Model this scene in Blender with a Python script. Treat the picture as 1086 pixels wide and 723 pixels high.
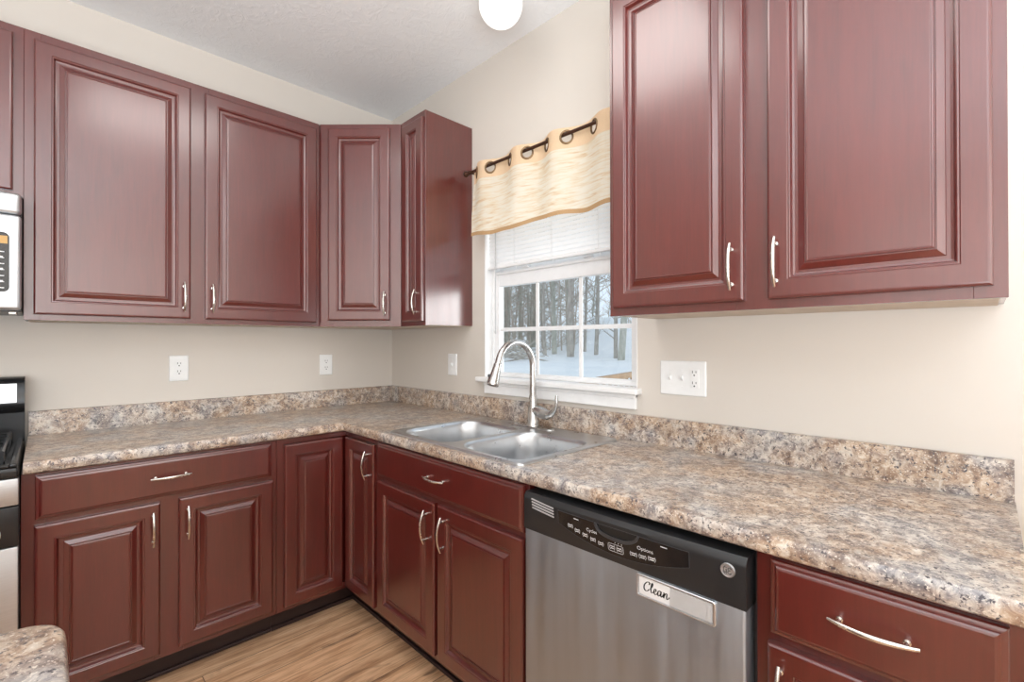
import bpy, bmesh, math, random
from mathutils import Vector, Matrix

random.seed(7)
PI = math.pi
for o in list(bpy.data.objects):
    bpy.data.objects.remove(o)
SC = bpy.context.scene
COL = SC.collection

# ------------------------------------------------------------------ camera
CAM = Vector((-1.6579, -2.8197, 1.2966))
YAW, PITCH, ROLL, FPX = math.radians(45.254), math.radians(0.25), math.radians(-0.083), 499.6
cd = bpy.data.cameras.new('camera')
cam = bpy.data.objects.new('camera', cd)
COL.objects.link(cam)
cd.sensor_fit = 'HORIZONTAL'
cd.sensor_width = 36.0
cd.lens = 36.0 * FPX / 1086.0
cd.clip_start = 0.02
cd.clip_end = 400
fw = Vector((math.cos(YAW) * math.cos(PITCH), math.sin(YAW) * math.cos(PITCH), math.sin(PITCH)))
rt = Vector((math.sin(YAW), -math.cos(YAW), 0))
up = rt.cross(fw)
rt2 = rt * math.cos(ROLL) + up * math.sin(ROLL)
up2 = up * math.cos(ROLL) - rt * math.sin(ROLL)
cam.matrix_world = Matrix.Translation(CAM) @ Matrix((rt2, up2, -fw)).transposed().to_4x4()
SC.camera = cam

# ------------------------------------------------------------------ light
SC.view_settings.view_transform = 'Standard'
SC.view_settings.look = 'None'
SC.view_settings.gamma = 1.0
SC.view_settings.use_curve_mapping = False
SC.view_settings.exposure = -0.16

world = bpy.data.worlds.new('overcast_sky')
SC.world = world
world.use_nodes = True
wn = world.node_tree.nodes
wn['Background'].inputs['Color'].default_value = (0.80, 0.89, 1.0, 1)
wn['Background'].inputs['Strength'].default_value = 1.25


def area_light(name, loc, target, sx, sy, watts, color=(1, 1, 1)):
    d = bpy.data.lights.new(name, 'AREA')
    d.shape = 'RECTANGLE'
    d.size, d.size_y = sx, sy
    d.energy = watts
    d.color = color
    o = bpy.data.objects.new(name, d)
    COL.objects.link(o)
    o.location = loc
    o.rotation_euler = (Vector(target) - Vector(loc)).to_track_quat('-Z', 'Y').to_euler()
    return o


# added fill panels around the room and outdoors, plus the kitchen ceiling fixture
area_light('rear_fill', (-2.4, -5.85, 1.95), (-2.0, 0, 1.95), 4.4, 1.4, 48, (1.0, 0.96, 0.93))  # unseen panel added behind the camera, gives the upper cabinets their sheen
area_light('left_fill', (-4.85, -3.0, 1.95), (0, -2.4, 1.95), 4.0, 1.4, 25, (1.0, 0.97, 0.95))  # unseen panel added at the left wall to light the window-wall fronts
area_light('ceiling_bounce_fill', (-2.6, -3.9, 1.0), (-2.5, -3.7, 2.8), 1.8, 1.8, 225, (0.84, 0.93, 1.0))  # added upward panel, brightens the ceiling so the wall cabinets reflect it
area_light('kitchen_ceiling_fixture', (-1.15, -1.62, 2.74), (-1.15, -1.62, 0), 0.7, 0.7, 10, (1.0, 0.97, 0.93))
area_light('outdoor_window_fill', (3.2, -5.6, 2.0), (0.0, -1.4, 1.4), 3.0, 2.4, 260, (1.0, 0.97, 0.95))  # lamp added outdoors for the window reflection on the narrow cabinet's end panel

# ------------------------------------------------------------------ helpers


def tag(o, label=None, cat=None, group=None, kind=None):
    if label: o['label'] = label
    if cat: o['category'] = cat
    if group: o['group'] = group
    if kind: o['kind'] = kind
    return o


def thing(name, loc, label, cat, group=None):
    o = bpy.data.objects.new(name, None)
    o.empty_display_size = 0.05
    COL.objects.link(o)
    o.location = loc
    o['o'] = 1
    del o['o']
    ORIG[o.name] = Vector(loc)
    return tag(o, label, cat, group)


ORIG = {}


def obj(name, bm, mat, parent=None, label=None, smooth=None, kind=None):
    """link a bmesh given in world coordinates as ONE mesh object"""
    off = ORIG.get(parent.name, Vector()) if parent else Vector()
    bmesh.ops.remove_doubles(bm, verts=bm.verts[:], dist=1e-6)
    bmesh.ops.recalc_face_normals(bm, faces=bm.faces[:])
    bmesh.ops.translate(bm, verts=bm.verts[:], vec=-off)
    me = bpy.data.meshes.new(name)
    if smooth is not None:
        lim = math.radians(smooth)
        for f in bm.faces: f.smooth = True
        for e in bm.edges:
            if len(e.link_faces) == 2 and e.calc_face_angle(0) > lim: e.smooth = False
    bm.to_mesh(me)
    bm.free()
    for m in (mat if isinstance(mat, (list, tuple)) else [mat]): me.materials.append(m)
    o = bpy.data.objects.new(name, me)
    COL.objects.link(o)
    ORIG[o.name] = off
    if parent: o.parent = parent
    if label: o['label'] = label
    if kind: o['kind'] = kind
    return o


def solo(name, bm, mat, label, cat, smooth=None, group=None):
    """a thing that is one mesh; its origin goes to the middle of its base"""
    xs = [v.co.x for v in bm.verts]; ys = [v.co.y for v in bm.verts]; zs = [v.co.z for v in bm.verts]
    off = Vector(((min(xs) + max(xs)) / 2, (min(ys) + max(ys)) / 2, min(zs)))
    bmesh.ops.translate(bm, verts=bm.verts[:], vec=-off)
    o = obj(name, bm, mat, None, None, smooth)
    o.location = off
    return tag(o, label, cat, group)


def B(): return bmesh.new()


def box(bm, p0, p1, bev=0.0, seg=2):
    x0, x1 = sorted((p0[0], p1[0])); y0, y1 = sorted((p0[1], p1[1])); z0, z1 = sorted((p0[2], p1[2]))
    t = bmesh.new()
    bmesh.ops.create_cube(t, size=1)
    bmesh.ops.scale(t, vec=(x1 - x0, y1 - y0, z1 - z0), verts=t.verts[:])
    bmesh.ops.translate(t, vec=((x0 + x1) / 2, (y0 + y1) / 2, (z0 + z1) / 2), verts=t.verts[:])
    if bev > 0:
        bmesh.ops.bevel(t, geom=t.edges[:], offset=min(bev, 0.45 * min(x1 - x0, y1 - y0, z1 - z0)), segments=seg, profile=0.5, affect='EDGES')
    merge(bm, t)
    return bm


def merge(bm, t, mi=None):
    mp = {}
    for v in t.verts: mp[v] = bm.verts.new(v.co)
    for f in t.faces:
        try:
            g = bm.faces.new([mp[v] for v in f.verts])
            g.material_index = f.material_index if mi is None else mi
        except ValueError:
            pass
    t.free()


def loft(bm, rings, close=True, cap0=True, cap1=True):
    """rings: lists of points of equal length, bridged in order"""
    vr = [[bm.verts.new(Vector(p)) for p in r] for r in rings]
    n = len(vr[0])
    for a, b in zip(vr, vr[1:]):
        for i in range(n if close else n - 1):
            j = (i + 1) % n
            bm.faces.new((a[i], a[j], b[j], b[i]))
    if cap0 and close: bm.faces.new(vr[0][::-1])
    if cap1 and close: bm.faces.new(vr[-1])
    return vr


def tube(bm, pts, rad, n=10, cap=True, flat=1.0, upv=None):
    """tube along a path; rad is one radius or one per point; flat squeezes the section along its second axis"""
    pts = [Vector(p) for p in pts]
    if not isinstance(rad, (list, tuple)): rad = [rad] * len(pts)
    rings = []
    prev = None
    for i, p in enumerate(pts):
        a = pts[max(i - 1, 0)]; b = pts[min(i + 1, len(pts) - 1)]
        t = (b - a).normalized()
        if prev is None:
            ref = Vector(upv) if upv else (Vector((0, 0, 1)) if abs(t.z) < 0.9 else Vector((1, 0, 0)))
        else:
            ref = prev
        s = (ref - t * ref.dot(t)).normalized()
        prev = s
        c = t.cross(s)
        rings.append([p + (s * math.cos(2 * PI * k / n) * flat + c * math.sin(2 * PI * k / n)) * rad[i] for k in range(n)])
    loft(bm, rings, True, cap, cap)
    return bm


def lathe(bm, c, axis, prof, n=24):
    """prof: (distance along axis, radius)"""
    ax = Vector(axis).normalized()
    ref = Vector((0, 0, 1)) if abs(ax.z) < 0.9 else Vector((1, 0, 0))
    s = (ref - ax * ref.dot(ax)).normalized(); t = ax.cross(s); c = Vector(c)
    loft(bm, [[c + ax * d + (s * math.cos(2 * PI * k / n) + t * math.sin(2 * PI * k / n)) * max(r, 1e-4) for k in range(n)] for d, r in prof])
    return bm


def prism(bm, poly, z0, z1):
    loft(bm, [[(x, y, z0) for x, y in poly], [(x, y, z1) for x, y in poly]])
    return bm


def fill_holes(bm, loops):
    """planar face with holes from closed loops of points (first = outer)"""
    t = bmesh.new()
    es = []
    for lp in loops:
        vs = [t.verts.new(Vector(p)) for p in lp]
        for i in range(len(vs)): es.append(t.edges.new((vs[i], vs[(i + 1) % len(vs)])))
    bmesh.ops.triangle_fill(t, use_beauty=True, use_dissolve=False, edges=es)
    merge(bm, t)


def rrect(x0, x1, y0, y1, r, n=6):
    """rounded rectangle as (x, y) points, counter-clockwise"""
    out = []
    rs = r if isinstance(r, (list, tuple)) else [r] * 4
    for (cx, cy, a0), rr in zip(((x1, y1, 0), (x0, y1, 90), (x0, y0, 180), (x1, y0, 270)), rs):
        sx = -1 if cx == x1 else 1; sy = -1 if cy == y1 else 1
        for k in range(n + 1):
            a = math.radians(a0 + 90 * k / n)
            out.append((cx + sx * rr + rr * math.cos(a), cy + sy * rr + rr * math.sin(a)))
    return out


class Face:
    """front plane of a cabinet: u to the right, v up, w out of the wall"""
    def __init__(s, origin, u, w):
        s.o = Vector(origin); s.u = Vector(u).normalized(); s.w = Vector(w).normalized()

    def __call__(s, u, v, w=0.0):
        return s.o + s.u * u + Vector((0, 0, v)) + s.w * w

    def at(s, p):
        d = Vector(p) - s.o
        return d.dot(s.u)


FB = Face((0, 0, 0), (1, 0, 0), (0, -1, 0))       # back wall: u = x, w = -y
FR = Face((0, 0, 0), (0, -1, 0), (-1, 0, 0))      # window wall: u = -y, w = -x


def fbox(bm, F, u0, u1, v0, v1, w0, w1, bev=0.0, seg=2):
    t = bmesh.new()
    box(t, (u0, v0, w0), (u1, v1, w1), bev, seg)
    for v in t.verts:
        v.co = F(v.co.x, v.co.y, v.co.z)
    merge(bm, t)
    return bm


def panel(bm, F, u0, u1, v0, v1, w, prof):
    rings = []
    for ins, d in prof:
        rings.append([F(u0 + ins, v0 + ins, w + d), F(u1 - ins, v0 + ins, w + d), F(u1 - ins, v1 - ins, w + d), F(u0 + ins, v1 - ins, w + d)])
    loft(bm, rings)
    return bm


DOOR = [(0, 0), (0, .0135), (.0015, .0165), (.005, .019), (.008, .0195), (.0465, .0195), (.0485, .0175), (.0515, .0178), (.0535, .0165),
        (.0570, .0085), (.0620, .0070), (.0690, .0070), (.0700, .0085), (.0790, .0128), (.0835, .0150), (.0845, .0128), (.0865, .0128), (.0875, .0160), (.0905, .0168), (.0915, .0158), (.0935, .0162)]
DRAWER = [(0, 0), (0, .009), (.002, .0125), (.006, .014), (.009, .0145), (.0105, .0165), (.013, .0185), (.0165, .0195), (.020, .0195)]


def handle_bm(F, u, v, w, vertical=True, L=.128, bow=.030):
    bm = B()
    n = 14

    def P(t, d):
        return F(u, v + t, w + d) if vertical else F(u + t, v, w + d)
    pts = []; rad = []
    for i in range(n + 1):
        s = -1 + 2 * i / n
        pts.append(P(s * L / 2, bow - .016 * s * s))
        rad.append(.0030 + .0020 * (1 - s * s))
    tube(bm, pts, rad, 8, True, .75, F.w)
    for s in (-.74, .74):
        e = bow - .016 * s * s
        tube(bm, [P(s * L / 2, 0), P(s * L / 2, .003), P(s * L / 2, .0035), P(s * L / 2, e)], [.0058, .0058, .0038, .0036], 8)
    return bm


# ------------------------------------------------------------------ materials
class Mat:
    def __init__(s, name):
        s.m = bpy.data.materials.new(name); s.m.use_nodes = True
        s.t = s.m.node_tree; s.b = s.t.nodes['Principled BSDF']

    def n(s, typ, **kw):
        x = s.t.nodes.new(typ)
        for k, v in kw.items():
            if k.startswith('i_'): x.inputs[k[2:].replace('_', ' ')].default_value = v
            else: setattr(x, k, v)
        return x

    def l(s, a, b): s.t.links.new(a, b)

    def coords(s, scale=(1, 1, 1), rot=(0, 0, 0)):
        g = s.n('ShaderNodeNewGeometry'); mp = s.n('ShaderNodeMapping')
        mp.inputs['Scale'].default_value = scale
        mp.inputs['Rotation'].default_value = rot
        s.l(g.outputs['Position'], mp.inputs['Vector'])
        return mp.outputs['Vector']

    def ocoords(s, scale=(1, 1, 1)):
        g = s.n('ShaderNodeTexCoord'); mp = s.n('ShaderNodeMapping')
        mp.inputs['Scale'].default_value = scale
        s.l(g.outputs['Object'], mp.inputs['Vector'])
        return mp.outputs['Vector']

    def noise(s, vec, scale, detail=4, rough=.55, dist=0.0):
        x = s.n('ShaderNodeTexNoise')
        x.inputs['Scale'].default_value = scale; x.inputs['Detail'].default_value = detail
        x.inputs['Roughness'].default_value = rough; x.inputs['Distortion'].default_value = dist
        s.l(vec, x.inputs['Vector'])
        return x.outputs['Fac']

    def ramp(s, fac, stops, interp='LINEAR'):
        x = s.n('ShaderNodeValToRGB'); cr = x.color_ramp; cr.interpolation = interp
        while len(cr.elements) < len(stops): cr.elements.new(.5)
        for e, (p, c) in zip(cr.elements, stops):
            e.position = p
            e.color = (*c, 1) if len(c) == 3 else c
        s.l(fac, x.inputs['Fac'])
        return x.outputs['Color']

    def mix(s, fac, a, b, mode='MIX'):
        x = s.n('ShaderNodeMix', data_type='RGBA', blend_type=mode)
        for sock, v in ((x.inputs['Factor'], fac), (x.inputs['A'], a), (x.inputs['B'], b)):
            if hasattr(v, 'is_linked') or hasattr(v, 'links'): s.l(v, sock)
            elif isinstance(v, tuple): sock.default_value = (*v, 1)
            else: sock.default_value = v
        return x.outputs[2]

    def bump(s, h, strength, dist):
        x = s.n('ShaderNodeBump')
        x.inputs['Strength'].default_value = strength; x.inputs['Distance'].default_value = dist
        s.l(h, x.inputs['Height']); s.l(x.outputs['Normal'], s.b.inputs['Normal'])

    def set(s, **kw):
        for k, v in kw.items():
            sock = s.b.inputs[k.replace('_', ' ')]
            if hasattr(v, 'links'): s.l(v, sock)
            else: sock.default_value = (*v, 1) if isinstance(v, tuple) and len(v) == 3 else v
        return s


def grey(v): return (v, v, v)


def plain(name, color, rough=.5, metal=0.0, var=0.04, scale=30, **kw):
    """plain finish with a faint procedural variation"""
    m = Mat(name)
    f = m.noise(m.ocoords(), scale, 2)
    c = m.ramp(f, [(.3, tuple(x * (1 - var) for x in color)), (.7, tuple(min(1, x * (1 + var)) for x in color))])
    m.set(Base_Color=c, Roughness=rough, Metallic=metal, **kw)
    return m.m


def make_wood():
    m = Mat('cherry_stain')
    v = m.coords((1, 1, .13))
    g = m.noise(v, 34, 5, .6, .6)
    big = m.noise(m.coords((1, 1, .45)), 3.2, 3, .5, .5)
    fine = m.noise(m.coords((1, 1, .04)), 190, 3)
    c = m.ramp(g, [(.25, (.070, .0060, .0042)), (.5, (.083, .0078, .0055)), (.8, (.100, .0105, .0075))])
    c = m.mix(m.ramp(big, [(.35, grey(0)), (.7, grey(1))]), c, m.mix(1.0, c, (1.28, 1.35, 1.40), 'MULTIPLY'))
    c = m.mix(.12, c, m.ramp(fine, [(.35, (.055, .0040, .0025)), (.65, (.138, .013, .008))]))
    r = m.ramp(big, [(.3, grey(.30)), (.7, grey(.36))])
    m.set(Base_Color=c, Roughness=r, IOR=1.5)
    m.b.inputs['Specular IOR Level'].default_value = .5
    m.b.inputs['Coat Weight'].default_value = 1.0
    m.b.inputs['Coat Roughness'].default_value = .22
    m.b.inputs['Coat IOR'].default_value = 1.7
    m.bump(fine, .05, .001)
    return m.m


def make_granite():
    m = Mat('granite_laminate')
    v = m.coords()
    big = m.noise(v, 5.5, 4, .6, .6)
    mid = m.noise(v, 38, 6, .66, .8)
    sp = m.noise(v, 120, 4, .62, .3)
    sp2 = m.noise(m.coords((1.3, 1.1, 1.2), (.4, .3, .9)), 190, 3, .6)
    base = m.ramp(mid, [(.30, (.135, .085, .062)), (.43, (.33, .215, .145)), (.53, (.50, .37, .265)), (.66, (.66, .57, .47)), (.8, (.56, .56, .56))])
    cool = m.ramp(mid, [(.30, (.11, .10, .11)), (.45, (.30, .28, .28)), (.58, (.55, .50, .45)), (.75, (.70, .68, .65))])
    c = m.mix(m.ramp(big, [(.42, grey(0)), (.62, grey(1))]), base, cool)
    cloud = m.noise(m.coords((1, 1, 1), (.2, .1, .5)), 15, 4, .6, .5)
    c = m.mix(m.ramp(cloud, [(.46, grey(0)), (.68, grey(.75))]), c, m.mix(1.0, c, (.40, .36, .36), 'MULTIPLY'))
    dark = m.ramp(sp, [(.355, grey(1)), (.44, grey(0))])
    c = m.mix(dark, c, (.060, .050, .058))
    lt = m.ramp(sp2, [(.57, grey(0)), (.68, grey(.85))])
    c = m.mix(lt, c, (.74, .66, .56))
    m.set(Base_Color=c, Roughness=.30)
    m.b.inputs['Coat Weight'].default_value = .3
    m.b.inputs['Coat Roughness'].default_value = .22
    m.bump(sp, .06, .0008)
    return m.m


def make_floor():
    m = Mat('oak_laminate')
    vec = m.coords((1, 1, 1))
    br = m.n('ShaderNodeTexBrick', offset=.37, offset_frequency=2, squash=1.0)
    br.inputs['Scale'].default_value = 1.0
    br.inputs['Mortar Size'].default_value = .0016
    br.inputs['Mortar Smooth'].default_value = .1
    br.inputs['Bias'].default_value = 0
    br.inputs['Brick Width'].default_value = 1.22
    br.inputs['Row Height'].default_value = .165
    br.inputs['Color1'].default_value = (0, 0, 0, 1); br.inputs['Color2'].default_value = (1, 1, 1, 1)
    br.inputs['Mortar'].default_value = (.5, .5, .5, 1)
    m.l(vec, br.inputs['Vector'])
    # shift the grain per plank
    add = m.n('ShaderNodeVectorMath', operation='MULTIPLY_ADD')
    m.l(br.outputs['Color'], add.inputs[0]); add.inputs[1].default_value = (7.3, 3.1, 5.7); m.l(vec, add.inputs[2])
    mp = m.n('ShaderNodeMapping'); mp.inputs['Scale'].default_value = (.10, 1, 1); m.l(add.outputs[0], mp.inputs['Vector'])
    g = m.noise(mp.outputs[0], 26, 6, .62, .7)
    mp2 = m.n('ShaderNodeMapping'); mp2.inputs['Scale'].default_value = (.35, 1, 1); m.l(add.outputs[0], mp2.inputs['Vector'])
    k = m.noise(mp2.outputs[0], 8, 3, .5, 1.2)
    c = m.ramp(g, [(.27, (.30, .150, .070)), (.43, (.58, .325, .175)), (.56, (.74, .45, .26)), (.75, (.85, .58, .37))])
    mp3 = m.n('ShaderNodeMapping'); mp3.inputs['Scale'].default_value = (.06, 1, 1); m.l(add.outputs[0], mp3.inputs['Vector'])
    fg = m.noise(mp3.outputs[0], 150, 4, .6, .3)
    c = m.mix(m.ramp(fg, [(.38, grey(.55)), (.52, grey(0))]), c, m.mix(1.0, c, (.55, .48, .42), 'MULTIPLY'))
    c = m.mix(m.ramp(k, [(.29, grey(.8)), (.37, grey(0))]), c, (.15, .075, .04))
    c = m.mix(m.ramp(br.outputs['Color'], [(0, grey(0)), (1, grey(.7))]), c, m.mix(1.0, c, (.74, .78, .82), 'MULTIPLY'))
    c = m.mix(br.outputs['Fac'], c, (.10, .06, .035))
    m.set(Base_Color=c, Roughness=.42)
    m.bump(g, .08, .001)
    return m.m


def make_wall():
    m = Mat('beige_wall_paint')
    f = m.noise(m.coords(), 420, 3, .6)
    b = m.noise(m.coords(), 1.3, 2)
    c = m.ramp(b, [(.3, (.625, .572, .512)), (.7, (.650, .597, .537))])
    m.set(Base_Color=c, Roughness=.55)
    m.bump(f, .05, .001)
    return m.m


def make_ceiling():
    m = Mat('textured_ceiling_paint')
    v = m.coords((1, 1, 1))
    n1 = m.noise(v, 17, 5, .6, 1.6)
    n2 = m.noise(v, 60, 3, .6)
    h = m.mix(.35, m.ramp(n1, [(.45, grey(0)), (.62, grey(1))]), n2)
    m.set(Base_Color=(.88, .885, .885), Roughness=.75)
    m.bump(h, .35, .004)
    return m.m


def make_steel(name, base=.62, rough=.28, axis=(1, 1, 40), tint=(1, .99, .97)):
    m = Mat(name)
    f = m.noise(m.coords(axis), 30, 3, .6)
    c = m.ramp(f, [(.3, tuple(base * .93 * t for t in tint)), (.7, tuple(base * 1.05 * t for t in tint))])
    r = m.ramp(f, [(.3, grey(rough * .85)), (.7, grey(rough * 1.15))])
    m.set(Base_Color=c, Metallic=1.0, Roughness=r)
    return m.m


def make_curtain(name, stops, tr=.5, alpha=0.0, streak=True):
    m = Mat(name)
    v = m.coords((1, 1, 1))
    mp = m.n('ShaderNodeMapping'); mp.inputs['Scale'].default_value = (3, 6, 62) if streak else (200, 200, 200)
    m.l(v, mp.inputs['Vector'])
    f = m.noise(mp.outputs[0], 1.7 if streak else 1, 4, .55, .5)
    c = m.ramp(f, stops)
    dif = m.n('ShaderNodeBsdfDiffuse'); trn = m.n('ShaderNodeBsdfTranslucent'); tp = m.n('ShaderNodeBsdfTransparent')
    m.l(c, dif.inputs['Color']); m.l(c, trn.inputs['Color'])
    a = m.n('ShaderNodeMixShader'); a.inputs[0].default_value = tr
    m.l(dif.outputs[0], a.inputs[1]); m.l(trn.outputs[0], a.inputs[2])
    b = m.n('ShaderNodeMixShader'); b.inputs[0].default_value = alpha
    m.l(a.outputs[0], b.inputs[1]); m.l(tp.outputs[0], b.inputs[2])
    m.l(b.outputs[0], m.t.nodes['Material Output'].inputs['Surface'])
    return m.m


def make_glass():
    m = Mat('clear_window_glass')
    tp = m.n('ShaderNodeBsdfTransparent'); tp.inputs['Color'].default_value = (.96, .98, .98, 1)
    gl = m.n('ShaderNodeBsdfGlossy'); gl.inputs['Roughness'].default_value = .02
    lw = m.n('ShaderNodeLayerWeight'); pw = m.n('ShaderNodeMath', operation='POWER'); pw.inputs[1].default_value = 5.0
    m.l(lw.outputs['Facing'], pw.inputs[0])
    ma = m.n('ShaderNodeMath', operation='MULTIPLY_ADD'); ma.inputs[1].default_value = .95; ma.inputs[2].default_value = .035
    m.l(pw.outputs[0], ma.inputs[0])
    a = m.n('ShaderNodeMixShader')
    m.l(ma.outputs[0], a.inputs[0]); m.l(tp.outputs[0], a.inputs[1]); m.l(gl.outputs[0], a.inputs[2])
    m.l(a.outputs[0], m.t.nodes['Material Output'].inputs['Surface'])
    return m.m


def make_bark(name, a, b):
    m = Mat(name)
    f = m.noise(m.ocoords((1, 1, .25)), 9, 5, .65, .5)
    c = m.ramp(f, [(.3, a), (.7, b)])
    m.set(Base_Color=c, Roughness=.9)
    return m.m


def make_snow():
    m = Mat('packed_snow')
    f = m.noise(m.coords(), .8, 5, .55)
    c = m.ramp(f, [(.3, (.80, .83, .86)), (.7, (.90, .91, .92))])
    m.set(Base_Color=c, Roughness=.8)
    m.bump(f, .3, .15)
    return m.m


WOOD = make_wood()
GRANITE = make_granite()
FLOOR = make_floor()
WALL = make_wall()
CEIL = make_ceiling()
STEEL = make_steel('brushed_steel', .68, .42, (1, 1, 30), (.97, 1, 1.03))
STEEL_H = make_steel('brushed_steel_sheet', .52, .48, (1, 1, .06), (.89, 1, 1.13))
SINKST = make_steel('satin_sink_steel', .62, .31, (.4, .4, .4), (.97, 1, 1.03))
NICKEL = make_steel('brushed_nickel', .70, .26, (1, 1, 1), (1, .95, .88))
FAUCET = make_steel('faucet_nickel', .54, .26, (.3, .3, .3), (1, .98, .95))
CHROME = plain('polished_chrome', (.75, .75, .75), .08, 1.0)
BLACK = plain('black_gloss_plastic', (.016, .016, .017), .22)
PANELBLACK = plain('satin_black_panel', (.020, .020, .021), .34)
DARKGREY = plain('charcoal_satin_plastic', (.045, .045, .048), .35)
BLACKGLASS = plain('black_glass', (.008, .008, .009), .08)
VINYL = plain('white_vinyl', (.80, .80, .80), .35, 0, .02)
TRIMW = plain('white_trim_paint', (.82, .81, .80), .4, 0, .02)
PLATE = plain('white_plastic_plate', (.83, .83, .82), .35, 0, .02)
HOLE = plain('dark_slot', (.03, .03, .03), .6)
BRONZE = plain('oil_rubbed_bronze', (.085, .040, .025), .35, .7)
BRASS = plain('antique_brass', (.22, .14, .075), .35, .9)
UNDER = plain('unfinished_maple', (.55, .46, .37), .6, 0, .06, 12)
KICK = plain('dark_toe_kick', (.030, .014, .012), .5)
MARK = plain('pale_print', (.72, .72, .72), .5)
INK = plain('black_ink', (.01, .01, .01), .5)
PAPER = plain('white_sign_card', (.80, .80, .80), .4)
MIDGREY = plain('grey_print', (.13, .13, .13), .5)
FROST = plain('translucent_grey_slider', (.50, .50, .50), .3)
GLASS = make_glass()
SNOW = make_snow()
DECKWOOD = plain('tan_deck_wood', (.46, .30, .18), .7, 0, .12, 8)
SHEER = make_curtain('cream_sheer_fabric', [(.30, (.80, .60, .38)), (.42, (.90, .77, .58)), (.55, (.95, .88, .75))], .5, .06)
HEADER = make_curtain('tan_header_fabric', [(.3, (.84, .62, .41)), (.7, (.88, .67, .46))], .4, 0, False)
HEM = make_curtain('tan_hem_fabric', [(.3, (.50, .31, .16)), (.7, (.56, .36, .19))], .3, 0, False)
BLINDM = make_curtain('white_slat_vinyl', [(.3, (.84, .84, .84)), (.7, (.86, .86, .86))], .22, 0, False)

# ------------------------------------------------------------------ setting
CZ, CD = .914, .637
ZUB, ZUT = 1.386, 2.469
CEILZ = 2.795
XR, YR = -5.0, -6.0
WY0, WY1, WZ0, WZ1 = -1.85, -.943, 1.118, 2.16      # window opening


def struct(name, bm, mat, parent=None, smooth=None):
    o = obj(name, bm, mat, parent, None, smooth)
    if not parent: o['kind'] = 'structure'
    return o


bm = B(); box(bm, (XR, YR, -.12), (.12, .12, 0)); struct('floor', bm, FLOOR)
bm = B(); box(bm, (XR, YR, CEILZ), (.12, .12, CEILZ + .1)); struct('ceiling', bm, CEIL)
bm = B(); box(bm, (XR, 0, 0), (.12, .12, CEILZ)); struct('wall_back', bm, WALL)
bm = B(); box(bm, (XR - .12, YR - .12, -.12), (XR, .12, CEILZ + .1)); struct('wall_left', bm, WALL)
bm = B(); box(bm, (XR, YR - .12, -.12), (.12, YR, CEILZ + .1)); struct('wall_rear', bm, WALL)
bm = B()
out = [(YR, 0), (0, 0), (0, CEILZ), (YR, CEILZ)]
hol = [(WY0, WZ0 - .03), (WY1, WZ0 - .03), (WY1, WZ1), (WY0, WZ1)]
for x in (0, .12): fill_holes(bm, [[(x, a, b) for a, b in out], [(x, a, b) for a, b in hol]])
for lp in (out, hol):
    for i in range(4):
        a, b = lp[i], lp[(i + 1) % 4]
        vs = [bm.verts.new(p) for p in ((0, *a), (0, *b), (.12, *b), (.12, *a))]
        bm.faces.new(vs)
struct('wall_right', bm, WALL)

# window: vinyl double-hung unit in the opening
win = bpy.data.objects.new('window_1', None); COL.objects.link(win)
win.location = (.06, (WY0 + WY1) / 2, WZ0); ORIG['window_1'] = Vector(win.location); win['kind'] = 'structure'


def frame_loop(bm, x0, x1, y0, y1, z0, z1, w, wt=None, wb=None, bev=.004):
    wt = w if wt is None else wt; wb = w if wb is None else wb
    box(bm, (x0, y0, z0), (x1, y0 + w, z1), bev); box(bm, (x0, y1 - w, z0), (x1, y1, z1), bev)
    box(bm, (x0, y0 + w, z0), (x1, y1 - w, z0 + wb), bev); box(bm, (x0, y0 + w, z1 - wt), (x1, y1 - w, z1), bev)


# jamb liner fills the reveal
bm = B()
box(bm, (-.002, WY1 - .006, WZ0), (.118, WY1, WZ1)); box(bm, (-.002, WY0, WZ0), (.118, WY0 + .006, WZ1)); box(bm, (-.002, WY0, WZ1 - .006), (.118, WY1, WZ1))
struct('jamb', bm, TRIMW, win)
bm = B()
frame_loop(bm, .045, .118, WY0 + .006, WY1 - .006, WZ0, WZ1 - .006, .018)
struct('window_frame', bm, VINYL, win)
# lower sash
SZ1 = 1.672
ly0, ly1, lz0, lz1 = WY0 + .022, WY1 - .022, WZ0 + .004, SZ1
bm = B(); frame_loop(bm, .050, .082, ly0, ly1, lz0, lz1, .036, .078, .022, .003)
box(bm, (.040, ly0 + .02, SZ1 - .016), (.058, ly1 - .02, SZ1), .004)
for yy in (-1.2, -1.58): box(bm, (.036, yy - .022, SZ1), (.056, yy + .022, SZ1 + .012), .003)
s1 = struct('lower_sash', bm, VINYL, win)
gy0, gy1, gz0, gz1 = ly0 + .036, ly1 - .036, lz0 + .022, lz1 - .078
bm = B(); box(bm, (.065, gy0, gz0), (.068, gy1, gz1)); struct('glass_pane', bm, GLASS, s1)
bm = B()
for k in (1, 2):
    yy = gy0 + (gy1 - gy0) * k / 3
    box(bm, (.058, yy - .010, gz0), (.064, yy + .010, gz1), .002)
zz = (gz0 + gz1) / 2 - .002
box(bm, (.0585, gy0, zz - .010), (.0635, gy1, zz + .010), .002)
struct('muntin_grid', bm, VINYL, s1)
# upper sash
bm = B(); frame_loop(bm, .086, .112, ly0, ly1, SZ1 - .04, WZ1 - .025, .036, .036, .078, .003)
s2 = struct('upper_sash', bm, VINYL, win)
bm = B(); box(bm, (.098, gy0, SZ1 - .004), (.101, gy1, WZ1 - .061)); struct('glass_pane', bm, GLASS, s2)
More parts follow.
